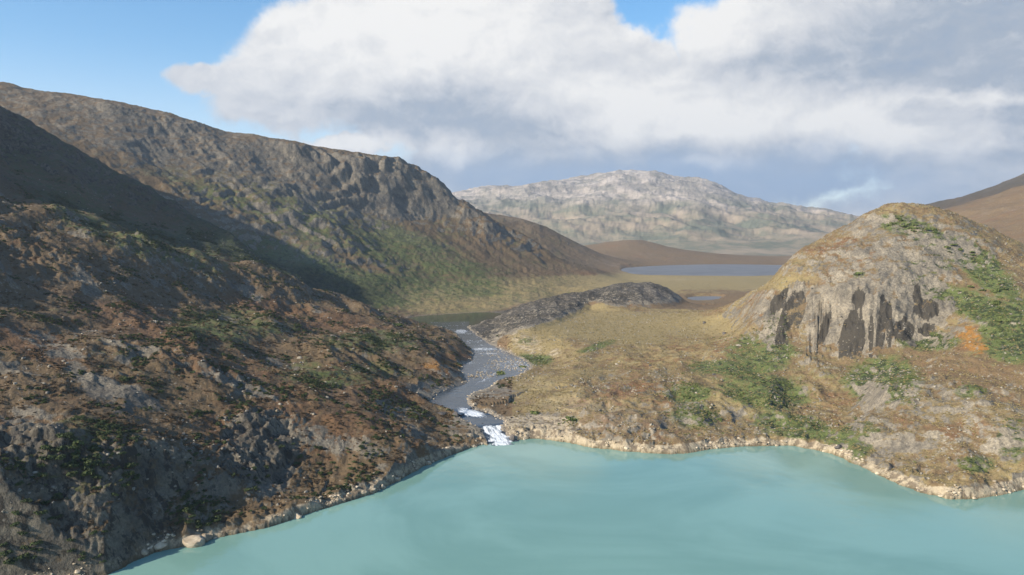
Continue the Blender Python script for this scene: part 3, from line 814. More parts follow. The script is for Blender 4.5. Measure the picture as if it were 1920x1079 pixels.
def water_material(name, deep, pale, wave, rough, foam=False):
    m, t, b = new_mat(name)
    pos = t.node('ShaderNodeTexCoord').outputs['Object']
    n1 = t.noise(pos, 1 / 110.0, 5, 0.55, 1.6)
    c = t.mix(t.smooth(n1, 0.35, 0.65), deep, pale)
    w1 = t.noise(pos, 1 / 2.2, 4, 0.6)
    w2 = t.m('MULTIPLY', t.noise(pos, 1 / 7.0, 4, 0.6), t.smooth(t.noise(pos, 1 / 90.0, 3, 0.5), 0.35, 0.65, 0.3, 1.6))
    b.inputs['Roughness'].default_value = rough
    b.inputs['IOR'].default_value = 1.33
    if foam:
        at = t.node('ShaderNodeAttribute', attribute_name='foam').outputs['Fac']
        st = t.node('ShaderNodeAttribute', attribute_name='flow').outputs['Vector']
        fn = t.noise(st, 1.0, 7, 0.75, 0.8)
        f = t.smooth(t.m('MULTIPLY_ADD', t.m('SUBTRACT', fn, 0.5), 2.0, at), 0.32, 0.98)
        c = t.mix(f, c, t.mix(t.smooth(fn, 0.35, 0.62), (0.42, 0.46, 0.47), (0.80, 0.81, 0.80)))
        t.put(b.inputs['Roughness'], t.m('MULTIPLY_ADD', f, 0.6, rough))
        w1 = t.m('ADD', w1, t.m('MULTIPLY', fn, t.m('MULTIPLY', at, 1.0)))
    t.put(b.inputs['Base Color'], c)
    bp = t.node('ShaderNodeBump')
    bp.inputs['Distance'].default_value = wave
    bp.inputs['Strength'].default_value = 1.0
    t.put(bp.inputs['Height'], t.m('ADD', w1, t.m('MULTIPLY', w2, 2.0)))
    t.put(b.inputs['Normal'], bp.outputs[0])
    return m


def simple_mat(name, c0, c1, scale, rough=0.85, bump=0.0):
    m, t, b = new_mat(name)
    pos = t.node('ShaderNodeTexCoord').outputs['Object']
    oi = t.node('ShaderNodeObjectInfo').outputs['Random']
    nn = t.noise(t.vm('ADD', pos, t.scale((13.0, 7.0, 5.0), oi)), scale, 5, 0.65)
    f = t.m('ADD', t.smooth(nn, 0.3, 0.7), t.m('MULTIPLY', t.m('SUBTRACT', oi, 0.5), 0.5))
    t.put(b.inputs['Base Color'], t.mix(f, c0, c1))
    b.inputs['Roughness'].default_value = rough
    b.inputs['Specular IOR Level'].default_value = 0.25
    if bump:
        bp = t.node('ShaderNodeBump'); bp.inputs['Distance'].default_value = bump; bp.inputs['Strength'].default_value = 1
        t.put(bp.inputs['Height'], nn); t.put(b.inputs['Normal'], bp.outputs[0])
    return m


M_LAND = land_material()
M_LAKE = water_material('glacial_water', (0.145, 0.265, 0.218), (0.185, 0.32, 0.268), 0.035, 0.05)
M_RIVER = water_material('river_water', (0.022, 0.031, 0.040), (0.042, 0.053, 0.062), 0.10, 0.16, True)
M_POND = water_material('pond_water', (0.045, 0.05, 0.03), (0.055, 0.06, 0.04), 0.01, 0.06)
M_FAR = water_material('far_lake_water', (0.13, 0.13, 0.13), (0.16, 0.16, 0.16), 0.3, 0.5)
M_FAR.node_tree.nodes['Principled BSDF'].inputs['Specular IOR Level'].default_value = 0.16


def tag(o, label=None, cat=None, group=None, kind=None):
    if label: o['label'] = label
    if cat: o['category'] = cat
    if group: o['group'] = group
    if kind: o['kind'] = kind
    return o


def mesh_obj(name, verts, faces, mat, smooth=True):
    me = bpy.data.meshes.new(name)
    verts = np.asarray(verts, np.float32)
    faces = np.asarray(faces, np.int32)
    k = faces.shape[1]
    me.vertices.add(len(verts))
    me.vertices.foreach_set('co', verts.ravel())
    me.loops.add(faces.size)
    me.loops.foreach_set('vertex_index', faces.ravel())
    me.polygons.add(len(faces))
    me.polygons.foreach_set('loop_start', np.arange(0, faces.size, k, dtype=np.int32))
    me.polygons.foreach_set('loop_total', np.full(len(faces), k, np.int32))
    me.polygons.foreach_set('use_smooth', np.full(len(faces), smooth))
    me.update(calc_edges=True)
    me.materials.append(mat)
    o = bpy.data.objects.new(name, me)
    col.objects.link(o)
    return o


# ------------------------------------------------------------------ the land, split where one landform ends and the next begins
idx = np.arange(NR * NC).reshape(NR, NC)
quad = np.stack([idx[:-1, :-1], idx[:-1, 1:], idx[1:, 1:], idx[1:, :-1]], -1).reshape(-1, 4)
fc = lambda a: 0.25 * (a[:-1, :-1] + a[:-1, 1:] + a[1:, 1:] + a[1:, :-1])
fr, fx, fz, fu = fc(R).ravel(), fc(X).ravel(), fc(Z).ravel(), fc(U1).ravel()
keep = ~((fz < -2.5) & (fr < 900))
ratio = fx / fr
gully = np.interp(ratio, np.sin(np.arctan((np.array([-3000, -300, 0, 200, 400, 530, 680, 735, 800]) - 960) / F)), [1180, 1200, 1190, 1200, 1140, 1100, 1040, 1010, 1000])
riv_ratio = np.interp(fr, [200, 480, 511, 549, 581, 630, 672, 760, 862, 994, 1150], (np.array([935, 935, 920, 868, 845, 900, 925, 925, 888, 850, 850]) - 960) / F)
region = np.zeros(len(quad), int)
tanr = fx / np.maximum(fc(Y).ravel(), 1)
region[:] = 3                                                       # valley
region[(tanr < riv_ratio) & (fr < gully)] = 1                       # hillside
region[(fr >= gully) & (ratio < 0.14) & (fr < 3000)] = 2            # long ridge
region[(region == 2) & (fu > 860) & (fz < 30)] = 3
region[(fr >= 1000) & (fr < 1200) & (fz < 14)] = 3
region[(tanr >= riv_ratio) & (fr < 1050) & (tanr > 0.25)] = 4       # rocky hill
region[(fr >= 3000) & (tanr < 0.45)] = 5                            # massif
region[(fr >= 1450) & (tanr >= 0.42)] = 6                           # far right slope
attrs = {'cover_a': (rock, green, rust, orange), 'cover_b': (yellow, pale, gravel, dark), 'cover_c': (farpale, weed, np.clip(0.95 * left_m * (1 - pale) * nearm + 0.85 * ridge_m + 1.35 * spur + 0.5 * cliff_l + 2.2 * (X / np.maximum(Y, 1) > 0.45) * sstep(R, 2600, 3100), 0, 3) * sstep(d_riv, 0, 20), np.clip(R / 12000, 0, 1))}  # aspect: dark heath plus shade painted on left slopes, spur and far right
vert_all = np.stack([X, Y, Z], -1).reshape(-1, 3)
names = {1: ('hillside', 'shaded brown hillside with rust coloured heath and dark scrub rising left of the river', 'hillside'),
         2: ('mountain_ridge', 'long dark rocky ridge falling from the upper left to the valley', 'mountain ridge'),
         3: ('valley_floor', 'open yellow and rust coloured heath between the river and the far lake', 'valley'),
         4: ('rocky_hill', 'rounded sunlit hill with dark streaked cliff above the lake shore', 'hill'),
         5: ('far_mountain', 'pale grey mountain massif on the horizon beyond the far lake', 'mountain'),
         6: ('mountain_slope', 'tan mountain slope behind the rounded rocky hill', 'mountain')}
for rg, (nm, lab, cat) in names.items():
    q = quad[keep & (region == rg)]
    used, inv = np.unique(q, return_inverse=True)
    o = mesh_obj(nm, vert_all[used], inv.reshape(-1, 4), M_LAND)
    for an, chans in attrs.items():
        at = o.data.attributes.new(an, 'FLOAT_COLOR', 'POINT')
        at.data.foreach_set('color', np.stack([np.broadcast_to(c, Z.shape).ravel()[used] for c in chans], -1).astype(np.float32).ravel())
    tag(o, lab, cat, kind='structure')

# ------------------------------------------------------------------ water
def grid_plane(x0, x1, y0, y1, z, nx, ny):
    xs, ys = np.meshgrid(np.linspace(x0, x1, nx), np.linspace(y0, y1, ny))
    v = np.stack([xs, ys, np.full(xs.shape, z)], -1).reshape(-1, 3)
    i = np.arange(nx * ny).reshape(ny, nx)
    f = np.stack([i[:-1, :-1], i[:-1, 1:], i[1:, 1:], i[1:, :-1]], -1).reshape(-1, 4)
    return v, f


v, f = grid_plane(-1500, 1500, -1500, 540, 0, 31, 21)
tag(mesh_obj('lake', v, f, M_LAKE), 'milky turquoise glacial lake filling the foreground', 'lake', kind='structure')


def water_poly(name, poly, z, mat, grow):
    c = poly.mean(0)
    d = poly - c
    poly = c + d * (1 + grow / np.maximum(np.linalg.norm(d, axis=1, keepdims=True), 1))
    vv = [(c[0], c[1], z)] + [(p[0], p[1], z) for p in poly]
    k = len(poly)
    return mesh_obj(name, vv, [(0, 1 + i, 1 + (i + 1) % k) for i in range(k)], mat)


tag(water_poly('pond', bodies[0][1], 10.0, M_POND, 8), 'still dark green pond where the river begins, under the shaded ridge', 'pond', kind='structure')
tag(water_poly('far_lake', bodies[1][1], 14.0, M_FAR, 25), 'grey blue lake at the foot of the far mountains', 'lake', kind='structure')
tag(water_poly('pool', bodies[2][1], 13.0, M_FAR, 4), 'small bright pool of water right of the dark rock ridge', 'pool', kind='structure')

# river with its two falls: one strip, cross-divided, rippled; falls are objects of their own
crs = catmull(rv, 24)
tang = np.gradient(crs[:, :2], axis=0)
tang /= np.linalg.norm(tang, axis=1, keepdims=True) + 1e-9
ker = np.ones(15) / 15
for kk in range(2):
    tang[:, kk] = np.convolve(np.pad(tang[:, kk], 7, 'edge'), ker, 'valid')
tang /= np.linalg.norm(tang, axis=1, keepdims=True) + 1e-9
nrm = np.stack([-tang[:, 1], tang[:, 0]], 1)
NW = 41
s = np.linspace(-1, 1, NW)
wd = crs[:, 3] + 2.5
RX = crs[:, None, 0] + nrm[:, None, 0] * wd[:, None] * s
RY = crs[:, None, 1] + nrm[:, None, 1] * wd[:, None] * s
RZ = np.broadcast_to(crs[:, None, 2], RX.shape).copy()
seg = np.hypot(*np.gradient(crs[:, :2], axis=0).T)
arc = np.cumsum(seg)
grad = np.abs(np.gradient(crs[:, 2])) / np.maximum(seg, 0.05)
steep = sstep(np.convolve(grad, np.ones(9) / 9, 'same'), 0.05, 0.12)
steep = np.interp((arc[:, None] + 4.5 * fbm(RX, RY, 7, 3, 0.6, 231) + 3.0 * (s ** 2)).ravel(), arc, steep).reshape(RX.shape)
pu, pv = project(RX, RY, RZ)
bl = lambda u, v, ru, rv, soft=0.5, tilt=0.0: blob(u, v, ru, rv, soft, tilt, U=pu, V=pv)
foam = mmax(steep * 0.78, bl(865, 622, 14, 5) * 0.6, bl(905, 655, 30, 3) * 0.62, bl(880, 640, 20, 3) * 0.4, bl(915, 663, 24, 2) * 0.5, bl(915, 708, 26, 4, tilt=-0.5) * 0.5,
            bl(960, 685, 40, 12) * 0.42, 0.22 * (arc[:, None] > arc[24 * 12]) * np.ones_like(RX), bl(938, 830, 22, 12) * 0.9, bl(885, 774, 26, 7, tilt=0.25) * 0.9)
foam = foam * (1 - 0.9 * sstep(np.abs(s) + 0.55 * fbm(RX, RY, 5, 3, 0.6, 139), 0.42, 0.85) * (foam > 0.6))
foam = np.maximum(foam, (0.22 + 0.45 * fbm(RX, RY, 14, 3, 0.6, 191)) * (arc[:, None] > arc[24 * 13]))
RZ = RZ + foam * (fbm(RX, RY, 2.5, 3, 0.6, 131) * 0.30 + fbm(RX, RY, 6, 2, 0.5, 133) * 0.35 + 0.15 * (foam > 0.6)) + 0.05 * fbm(RX, RY, 5, 3, 0.5, 135)
RZ = np.where((crs[:, 2] < 0.35)[:, None], RZ - 0.9 * sstep(np.abs(s) + 0.35 * fbm(RX, RY, 4, 2, 0.5, 137), 0.45, 0.9) - 0.5 * sstep(0.0 - crs[:, 2], 0.04, 0.12)[:, None] + 0.10 + 0.10 * fbm(RX, RY, 3, 2, 0.5, 221), RZ)


def strip(name, i0, i1):
    vv = np.stack([RX[i0:i1 + 1], RY[i0:i1 + 1], RZ[i0:i1 + 1]], -1)
    i = np.arange(vv.shape[0] * NW).reshape(-1, NW)
    ff = np.stack([i[:-1, :-1], i[1:, :-1], i[1:, 1:], i[:-1, 1:]], -1).reshape(-1, 4)
    o = mesh_obj(name, vv.reshape(-1, 3), ff, M_RIVER)
    a = o.data.attributes.new('foam', 'FLOAT', 'POINT'); a.data.foreach_set('value', foam[i0:i1 + 1].astype(np.float32).ravel())
    b = o.data.attributes.new('flow', 'FLOAT_VECTOR', 'POINT')
    fl = np.stack([np.broadcast_to(arc[i0:i1 + 1, None] * 0.16, RX[i0:i1 + 1].shape), (s * wd[i0:i1 + 1, None]) * 0.55, 0 * RX[i0:i1 + 1]], -1)
    b.data.foreach_set('vector', fl.astype(np.float32).ravel())
    return o


K = 24
tag(strip('waterfall', 0, 4 * K), 'white foaming fall tumbling into the turquoise lake', 'waterfall', kind='structure')
tag(strip('plunge_pool', 4 * K, 6 * K), 'dark pool between the two white falls', 'pool', kind='structure')
tag(strip('waterfall', 6 * K, 8 * K), 'upper white fall spilling from the grey river bend', 'waterfall', kind='structure')
tag(strip('river', 8 * K, len(crs) - 1), 'grey blue river winding down from the pond over stones', 'river', kind='structure')



# ------------------------------------------------------------------ shrubs, stones and boulders
random.seed(5)
rng = np.random.RandomState(11)
nearrow = int(np.searchsorted(lr, math.log(2500)))
tanth = np.tan(th)


def hit(u, v):
    """the point of the land that the photograph shows at pixel (u, v)"""
    d = ray(u, v)
    j = int(np.clip(np.searchsorted(th, math.atan2(d[0], d[1])), 1, NC - 1))
    vc = V1[:nearrow, j]
    ok = np.where((vc <= v) & (R[:nearrow, j] > 200))[0]
    if len(ok) == 0: return None
    i = max(ok[0], 1)
    f = float(np.clip((vc[i - 1] - v) / max(vc[i - 1] - vc[i], 1e-6), 0, 1))
    p = vert_all[(i - 1) * NC + j] * (1 - f) + vert_all[i * NC + j] * f
    return p, i, j


def ico(sub):
    import bmesh
    bm = bmesh.new()
    bmesh.ops.create_icosphere(bm, subdivisions=sub, radius=1.0)
    v = np.array([x.co[:] for x in bm.verts])
    f = np.array([[y.index for y in x.verts] for x in bm.faces])
    bm.free()
    return v, f


def stone_mesh(name, sub, seed, mat, flat=0.7):
    v, f = ico(sub)
    r = np.random.RandomState(seed)
    for _ in range(9):                                   # cut flat facets as broken rock has
        n_ = r.normal(size=3); n_ /= np.linalg.norm(n_)
        h = r.uniform(0.5, 0.85)
        dd = v @ n_
        v = v - np.outer(np.maximum(dd - h, 0), n_)
    v = v + 0.06 * np.stack([perlin(v[:, 0] * 2 + seed, v[:, 1] * 2 + v[:, 2] * 2 + k * 7, seed) for k in range(3)], 1)
    v = v * np.array([r.uniform(0.85, 1.2), r.uniform(0.7, 1.0), flat * r.uniform(0.85, 1.1)])
    o = mesh_obj(name, v, f, mat, smooth=False)
    col.objects.unlink(o)
    me = o.data
    bpy.data.objects.remove(o)
    return me


def shrub_mesh(name, seed, mat, twig, n_leaf=260, squash=0.6, leaf=0.16):
    """a low arctic willow: a few forked stems and several hundred leafy sprays of unequal size"""
    r = np.random.RandomState(seed)
    V, Fc, mi = [], [], []
    lobes = [(r.uniform(-0.5, 0.5), r.uniform(-0.5, 0.5), r.uniform(0.2, 0.55) * squash * 1.5, r.uniform(0.3, 0.6)) for _ in range(7)]
    for _ in range(n_leaf):
        lx, ly, lz, lrd = lobes[r.randint(len(lobes))]
        q = r.normal(size=3); q /= np.linalg.norm(q)
        q[2] = abs(q[2]) * 0.95 - 0.25
        c = np.array([lx, ly, lz]) + q * lrd * r.uniform(0.55, 1.0) * np.array([1, 1, squash * 1.2])
        a = r.normal(size=3) * 0.6 + q; a /= np.linalg.norm(a)
        t1 = np.cross(a, r.normal(size=3)); t1 /= np.linalg.norm(t1)
        t2 = np.cross(a, t1)
        sz = leaf * r.uniform(0.5, 1.25)
        b = len(V)
        V += [c + t1 * sz, c + t2 * sz * 0.7, c - t1 * sz, c - t2 * sz * 0.7]
        Fc.append((b, b + 1, b + 2, b + 3)); mi.append(0)
    for lx, ly, lz, lrd in lobes[:5]:
        b = len(V)
        tip = np.array([lx, ly, lz + 0.1]); base = np.array([lx * 0.15, ly * 0.15, -0.25])
        w = 0.03
        sd = np.array([-(ly), lx, 0.0]); sd = sd / (np.linalg.norm(sd) + 1e-6) * w
        up = np.array([0, 0, w])
        V += [base + sd, base - sd, base + up, tip + sd * 0.3, tip - sd * 0.3, tip + up * 0.3]
        for q in ((0, 1, 4, 3), (1, 2, 5, 4), (2, 0, 3, 5)):
            Fc.append(tuple(b + k for k in q)); mi.append(1)
    o = mesh_obj(name, V, Fc, mat, smooth=False)
    me = o.data
    me.materials.append(twig)
    me.polygons.foreach_set('material_index', np.array(mi, np.int32))
    bpy.data.objects.remove(o)
    return me


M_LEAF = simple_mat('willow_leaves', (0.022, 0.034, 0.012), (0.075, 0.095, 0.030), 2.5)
M_LEAF2 = simple_mat('bright_green_leaves', (0.060, 0.085, 0.024), (0.16, 0.185, 0.058), 2.5)  # brighter green than the willow leaves
M_HEATH = simple_mat('heath_leaves', (0.045, 0.030, 0.016), (0.15, 0.098, 0.050), 1.5)
M_GRASS = simple_mat('dry_grass', (0.14, 0.11, 0.045), (0.38, 0.30, 0.14), 1.5)
M_TWIG = simple_mat('twigs', (0.06, 0.045, 0.03), (0.12, 0.09, 0.06), 3)
M_STONE = simple_mat('grey_stone', (0.12, 0.108, 0.09), (0.33, 0.29, 0.22), 1.2, bump=0.1)
M_PALE = simple_mat('washed_stone', (0.20, 0.155, 0.10), (0.60, 0.50, 0.36), 0.35, bump=0.15)
M_DARKST = simple_mat('dark_stone', (0.05, 0.045, 0.042), (0.13, 0.115, 0.10), 0.8, bump=0.15)

SHRUBS = [shrub_mesh('shrub', 20 + k, M_LEAF, M_TWIG) for k in range(5)]
SHRUBS2 = [shrub_mesh('shrub', 40 + k, M_LEAF2, M_TWIG, squash=0.45) for k in range(4)]
HEATH = shrub_mesh('heath', 60, M_HEATH, M_TWIG, 90, 0.35, 0.22)
GRASS = shrub_mesh('tussock', 61, M_GRASS, M_TWIG, 70, 0.35, 0.22)
STONES = {m.name: [stone_mesh('boulder', 3, 70 + k, m) for k in range(4)] for m in (M_STONE, M_PALE, M_DARKST)}
PEBBLE = {m.name: stone_mesh('stone', 2, 90 + i, m) for i, m in enumerate((M_STONE, M_PALE, M_DARKST))}
n_shrub = 0


def place(mesh, name, p, size, label, cat, group=None, sink=0.15, aspect=1.0, rot=None):
    o = bpy.data.objects.new(name, mesh)
    col.objects.link(o)
    o.location = (float(p[0]), float(p[1]), float(p[2]) - sink * size)
    o.rotation_euler = (random.uniform(-.2, .2), random.uniform(-.2, .2), random.uniform(0, 6.28) if rot is None else rot)
    o.scale = (size, size, size * aspect)
    return tag(o, label, cat, group)


def in_blob(b):
    u, v, ru, rv, tilt = b
    q = math.sqrt(random.random()); a = random.uniform(0, 2 * math.pi)
    x, y = q * math.cos(a) * ru, q * math.sin(a) * rv
    c, s_ = math.cos(tilt), math.sin(tilt)
    return u + x * c - y * s_, v + x * s_ + y * c


# thickets: where in the photograph, how many, width range in photograph pixels, which leaves
thickets = [
    ((120, 850, 70, 40, 0.2), 26, (16, 34), 0, 'dark green shrub in the dense thicket above the lower left cliff', 'shrubs of the thicket above the lower left cliff'),
    ((205, 880, 60, 50, 0.6), 18, (14, 30), 0, 'dark shrub on the steep ground beside the lower left thicket', 'shrubs beside the lower left thicket'),
    ((365, 968, 48, 26, -0.1), 22, (14, 26), 0, 'dark green shrub in the clump just above the pale boulders on the left shore', 'shrubs above the pale shore boulders'),
    ((370, 860, 22, 90, 0.1), 16, (10, 22), 0, 'shrub in the dark ravine running down to the left shore', 'shrubs in the left ravine'),
    ((55, 950, 60, 60, 0.0), 10, (14, 26), 0, 'shrub clinging to the cliff in the lower left corner', 'shrubs on the lower left cliff'),
    ((35, 1010, 40, 50, 0.0), 9, (14, 30), 0, 'shrub on the bare rock in the bottom left corner', 'shrubs in the bottom left corner'),
    ((120, 1040, 90, 25, 0.0), 8, (14, 26), 0, 'shrub on the ledge at the foot of the lower left cliff', 'shrubs at the foot of the left cliff'),
    ((280, 720, 60, 20, 0.3), 14, (8, 18), 0, 'dark shrub around the grey slabs on the left hillside', 'shrubs around the grey slabs'),
    ((440, 720, 130, 30, 0.2), 18, (8, 17), 0, 'low shrub on the brown slope in the middle of the left hillside', 'shrubs on the middle left hillside'),
    ((690, 645, 70, 18, 0.1), 18, (7, 14), 0, 'low green shrub in the scrub patch below the shaded gully', 'shrubs below the shaded gully'),
    ((750, 765, 60, 20, 0.2), 12, (8, 16), 0, 'shrub on the hillside above the upper waterfall', 'shrubs above the upper waterfall'),
    ((460, 905, 30, 22, 0.2), 8, (10, 20), 0, 'shrub between the rock outcrops above the left shore', 'shrubs between the left outcrops'),
    ((570, 850, 60, 30, 0.2), 10, (10, 20), 0, 'shrub on the rusty slope above the left shore', 'shrubs on the rusty slope above the left shore'),
    ((1300, 738, 34, 14, 0.1), 10, (9, 16), 1, 'green shrub in the small patch on the rocky slope above the right shore', 'shrubs in the small patch above the right shore'),
    ((1310, 785, 40, 16, 0.1), 8, (8, 15), 1, 'green shrub just above the middle of the right shore', 'shrubs above the middle of the right shore'),
    ((1440, 740, 60, 22, 0.2), 12, (8, 16), 1, 'green shrub in the hollow left of the rocky hill', 'shrubs in the hollow left of the hill'),
    ((1690, 422, 40, 10, 0.2), 12, (8, 15), 1, 'green shrub in the patch near the top of the rocky hill', 'shrubs near the hilltop'),
    ((1775, 455, 70, 16, 0.5), 12, (8, 15), 1, 'green shrub on the upper right flank of the rocky hill', 'shrubs on the upper right flank'),
    ((1850, 570, 60, 50, 0.6), 18, (9, 17), 1, 'dark green shrub on the far right flank of the rocky hill', 'shrubs on the far right flank'),
    ((1000, 675, 32, 6, 0.1), 8, (7, 12), 1, 'bright green shrub at the foot of the pale river bank', 'shrubs at the foot of the pale bank'),
]
for bl_, k, (w0, w1), kind, lab, grp in thickets:
    for _ in range(k):
        uu, vv_ = in_blob(bl_)
        h_ = hit(uu, vv_)
        if h_ is None or h_[0][2] < 0.8: continue
        p, i, j = h_
        if d_riv[i, j] < 2: continue
        wpx = random.uniform(w0, w1)
        sz = wpx * math.hypot(p[0], p[1]) / F / 2.0
        own = ('broad ' if wpx > (w0 + w1) / 2 else 'small ') + lab
        side = (', left side', ', right side')[uu > bl_[0]] if k > 8 else ''
        if len((own + side).split()) <= 16: own = own + side
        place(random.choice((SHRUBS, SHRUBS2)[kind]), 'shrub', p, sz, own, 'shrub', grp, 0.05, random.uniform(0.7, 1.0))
        n_shrub += 1
for u, v, w, lab in [(938, 703, 26, 'rounded olive shrub standing alone on the gravel in the middle of the river'),
                     (978, 690, 22, 'low shrub on the gravel bar at the right edge of the river'),
                     (1070, 788, 30, 'green shrub on the rocks just right of the lower waterfall pool'),
                     (1000, 776, 22, 'small green shrub at the bend of the bank right of the upper waterfall'),
                     (745, 612, 26, 'dark bush at the left end of the pond'),
                     (1610, 515, 24, 'single green bush on bare rock above the dark streaked cliff')]:
    h_ = hit(u, v)
    if h_:
        p = h_[0]
        place(SHRUBS2[n_shrub % 4], 'shrub', p, w * math.hypot(p[0], p[1]) / F / 2.0, lab, 'shrub', None, 0.05, 0.85)
        n_shrub += 1

# boulders that can be told apart
singles = [
    (358, 1012, 46, M_PALE, 'largest pale boulder on the left shore, lying half in the lake'), (385, 1008, 26, M_PALE, 'pale boulder touching the largest pale boulder on the left shore'),
    (300, 1022, 24, M_PALE, 'first pale rock on the left shore beyond the dark cliff'), (556, 968, 24, M_PALE, 'white rounded boulder where the left shore juts out'),
    (802, 868, 15, M_PALE, 'small white boulder at the foot of the rusty slope by the left shore'), (420, 744, 9, M_PALE, 'small pale stone alone on the shaded left hillside'),
    (519, 770, 10, M_PALE, 'pale stone on the brown middle slope of the left hillside'), (560, 672, 12, M_STONE, 'grey boulder on the ledge in the middle of the left hillside'),
    (1320, 606, 11, M_DARKST, 'dark boulder on the slope left of the rocky hill'), (1358, 626, 13, M_DARKST, 'dark tilted boulder below the streaked cliff on its left'),
    (1337, 703, 10, M_DARKST, 'small dark boulder on the rusty ground left of the green slope'), (1572, 838, 17, M_DARKST, 'black boulder in the gap of the pale shoreline on the right'),
    (1155, 683, 11, M_STONE, 'grey boulder on the open heath above the right shore'), (1218, 686, 9, M_DARKST, 'dark stone right of the grey boulder on the open heath'),
    (960, 822, 22, M_DARKST, 'dark wet rock beside the foot of the lower waterfall'), (905, 797, 12, M_DARKST, 'dark rock at the lip of the lower waterfall'),
    (852, 778, 20, M_DARKST, 'dark rock at the left edge of the upper waterfall'), (828, 776, 18, M_DARKST, 'dark rock left of the upper waterfall under the heather bank'),
    (1124, 814, 14, M_DARKST, 'dark rock notch right of the waterfall on the pale shore'), (1085, 806, 12, M_DARKST, 'dark rock on the pale shore nearest the waterfall'),
    (1385, 648, 12, M_STONE, 'grey boulder at the left end of the long green patch'), (1470, 828, 12, M_PALE, 'white boulder in the middle of the right bay shoreline'),
]
for u, v, w, mt, lab in singles:
    h_ = hit(u, v)
    if h_:
        p = h_[0].copy()
        sz = w * math.hypot(p[0], p[1]) / F / 2.0
        place(random.choice(STONES[mt.name]), 'boulder', p, sz, lab, 'boulder', None, 0.1)

rows = [
    (0, 18, M_PALE, 12, (6, 17), 'pale washed boulder in the rocky rim of the left shore', 'boulders along the left shore'),
    (18, 26, M_PALE, 8, (5, 13), 'pale boulder on the shore just left of the waterfall', 'boulders left of the waterfall'),
    (29, 36, M_PALE, 9, (5, 13), 'cream coloured boulder on the shore below the right bluff', 'boulders below the right bluff'),
    (36, 42, M_PALE, 12, (4, 12), 'pale boulder on the curved shoreline of the right bay', 'boulders of the right bay'),
    (42, len(SHORE_PX) - 1, M_PALE, 12, (5, 15), 'pale boulder on the shore around the lower right knoll', 'boulders around the lower right knoll'),
]
for a, b, mt, k, (w0, w1), lab, grp in rows:
    for _ in range(k):
        t_ = random.uniform(a, b); i0 = min(int(t_), len(shore) - 2)
        q = shore[i0] + (shore[i0 + 1] - shore[i0]) * (t_ - i0)
        u, v = project(q[0], q[1], 0.0)
        h_ = hit(float(u), float(v) - abs(random.gauss(0, 5)) - 1)
        if h_ is None or h_[0][2] > 6: continue
        p = h_[0]
        place(random.choice(STONES[mt.name]), 'boulder', p, random.uniform(w0, w1) ** 1.0 * math.hypot(p[0], p[1]) / F / 2.0, lab, 'boulder', grp, 0.15)


# uncountable cover: instances on points that follow the land
def scatter(name, mesh, weight, count, smin, smax, label, cat, rmax=900, first_label=None, power=1.0, sink=0.0):
    w = np.where((R < rmax) & (R > 230) & (np.abs(TH) < 0.75) & (Z > 0.3), weight, 0) * (R ** power)
    w = np.clip(w, 0, None).ravel().astype(np.float64)
    if w.sum() <= 0: return
    c = np.cumsum(w); c /= c[-1]
    ii = np.searchsorted(c, rng.rand(count))
    ii = np.minimum(ii, w.size - NC - 2)
    base = vert_all[ii]
    f1, f2 = rng.rand(count, 1), rng.rand(count, 1)
    pts = base + (vert_all[ii + 1] - base) * f1 + (vert_all[ii + NC] - base) * f2
    sz = smin * (smax / smin) ** (rng.rand(count) ** 1.7)
    pts = pts - np.array([[0, 0, 1]]) * (sink * sz)[:, None]
    me = bpy.data.meshes.new(name)
    me.vertices.add(count)
    me.vertices.foreach_set('co', pts.astype(np.float32).ravel())
    a = me.attributes.new('size', 'FLOAT', 'POINT'); a.data.foreach_set('value', sz.astype(np.float32))
    b = me.attributes.new('turn', 'FLOAT_VECTOR', 'POINT')
    rt = np.stack([rng.normal(0, .2, count), rng.normal(0, .2, count), rng.rand(count) * 6.28], 1)
    b.data.foreach_set('vector', rt.astype(np.float32).ravel())
    o = bpy.data.objects.new(name, me)
    col.objects.link(o)
    # the pattern object: the first plant or stone of this cover, standing at the first point
    proto = bpy.data.objects.new('heath_plant' if mesh is HEATH else 'grass_tussock' if mesh is GRASS else 'stone' if mesh.name.startswith('stone') else 'shrub', mesh)
    col.objects.link(proto)
    proto.location = pts[0]; proto.scale = (sz[0],) * 3
    tag(proto, first_label or label, cat)
    g = bpy.data.node_groups.new(name, 'GeometryNodeTree')
    g.interface.new_socket('Geometry', in_out='INPUT', socket_type='NodeSocketGeometry')
    g.interface.new_socket('Geometry', in_out='OUTPUT', socket_type='NodeSocketGeometry')
    N = g.nodes.new
    gi, go = N('NodeGroupInput'), N('NodeGroupOutput')
    ip = N('GeometryNodeInstanceOnPoints'); oi = N('GeometryNodeObjectInfo')
    oi.inputs['Object'].default_value = proto
    oi.inputs['As Instance'].default_value = True
    na = N('GeometryNodeInputNamedAttribute'); na.data_type = 'FLOAT'; na.inputs['Name'].default_value = 'size'
    nb = N('GeometryNodeInputNamedAttribute'); nb.data_type = 'FLOAT_VECTOR'; nb.inputs['Name'].default_value = 'turn'
    L = g.links.new
    L(gi.outputs[0], ip.inputs['Points']); L(oi.outputs['Geometry'], ip.inputs['Instance'])
    L(na.outputs['Attribute'], ip.inputs['Scale']); L(nb.outputs['Attribute'], ip.inputs['Rotation'])
    L(ip.outputs[0], go.inputs[0])
    md = o.modifiers.new('cover', 'NODES'); md.node_group = g
    tag(o, label, cat, kind='stuff')
    col.objects.unlink(proto)


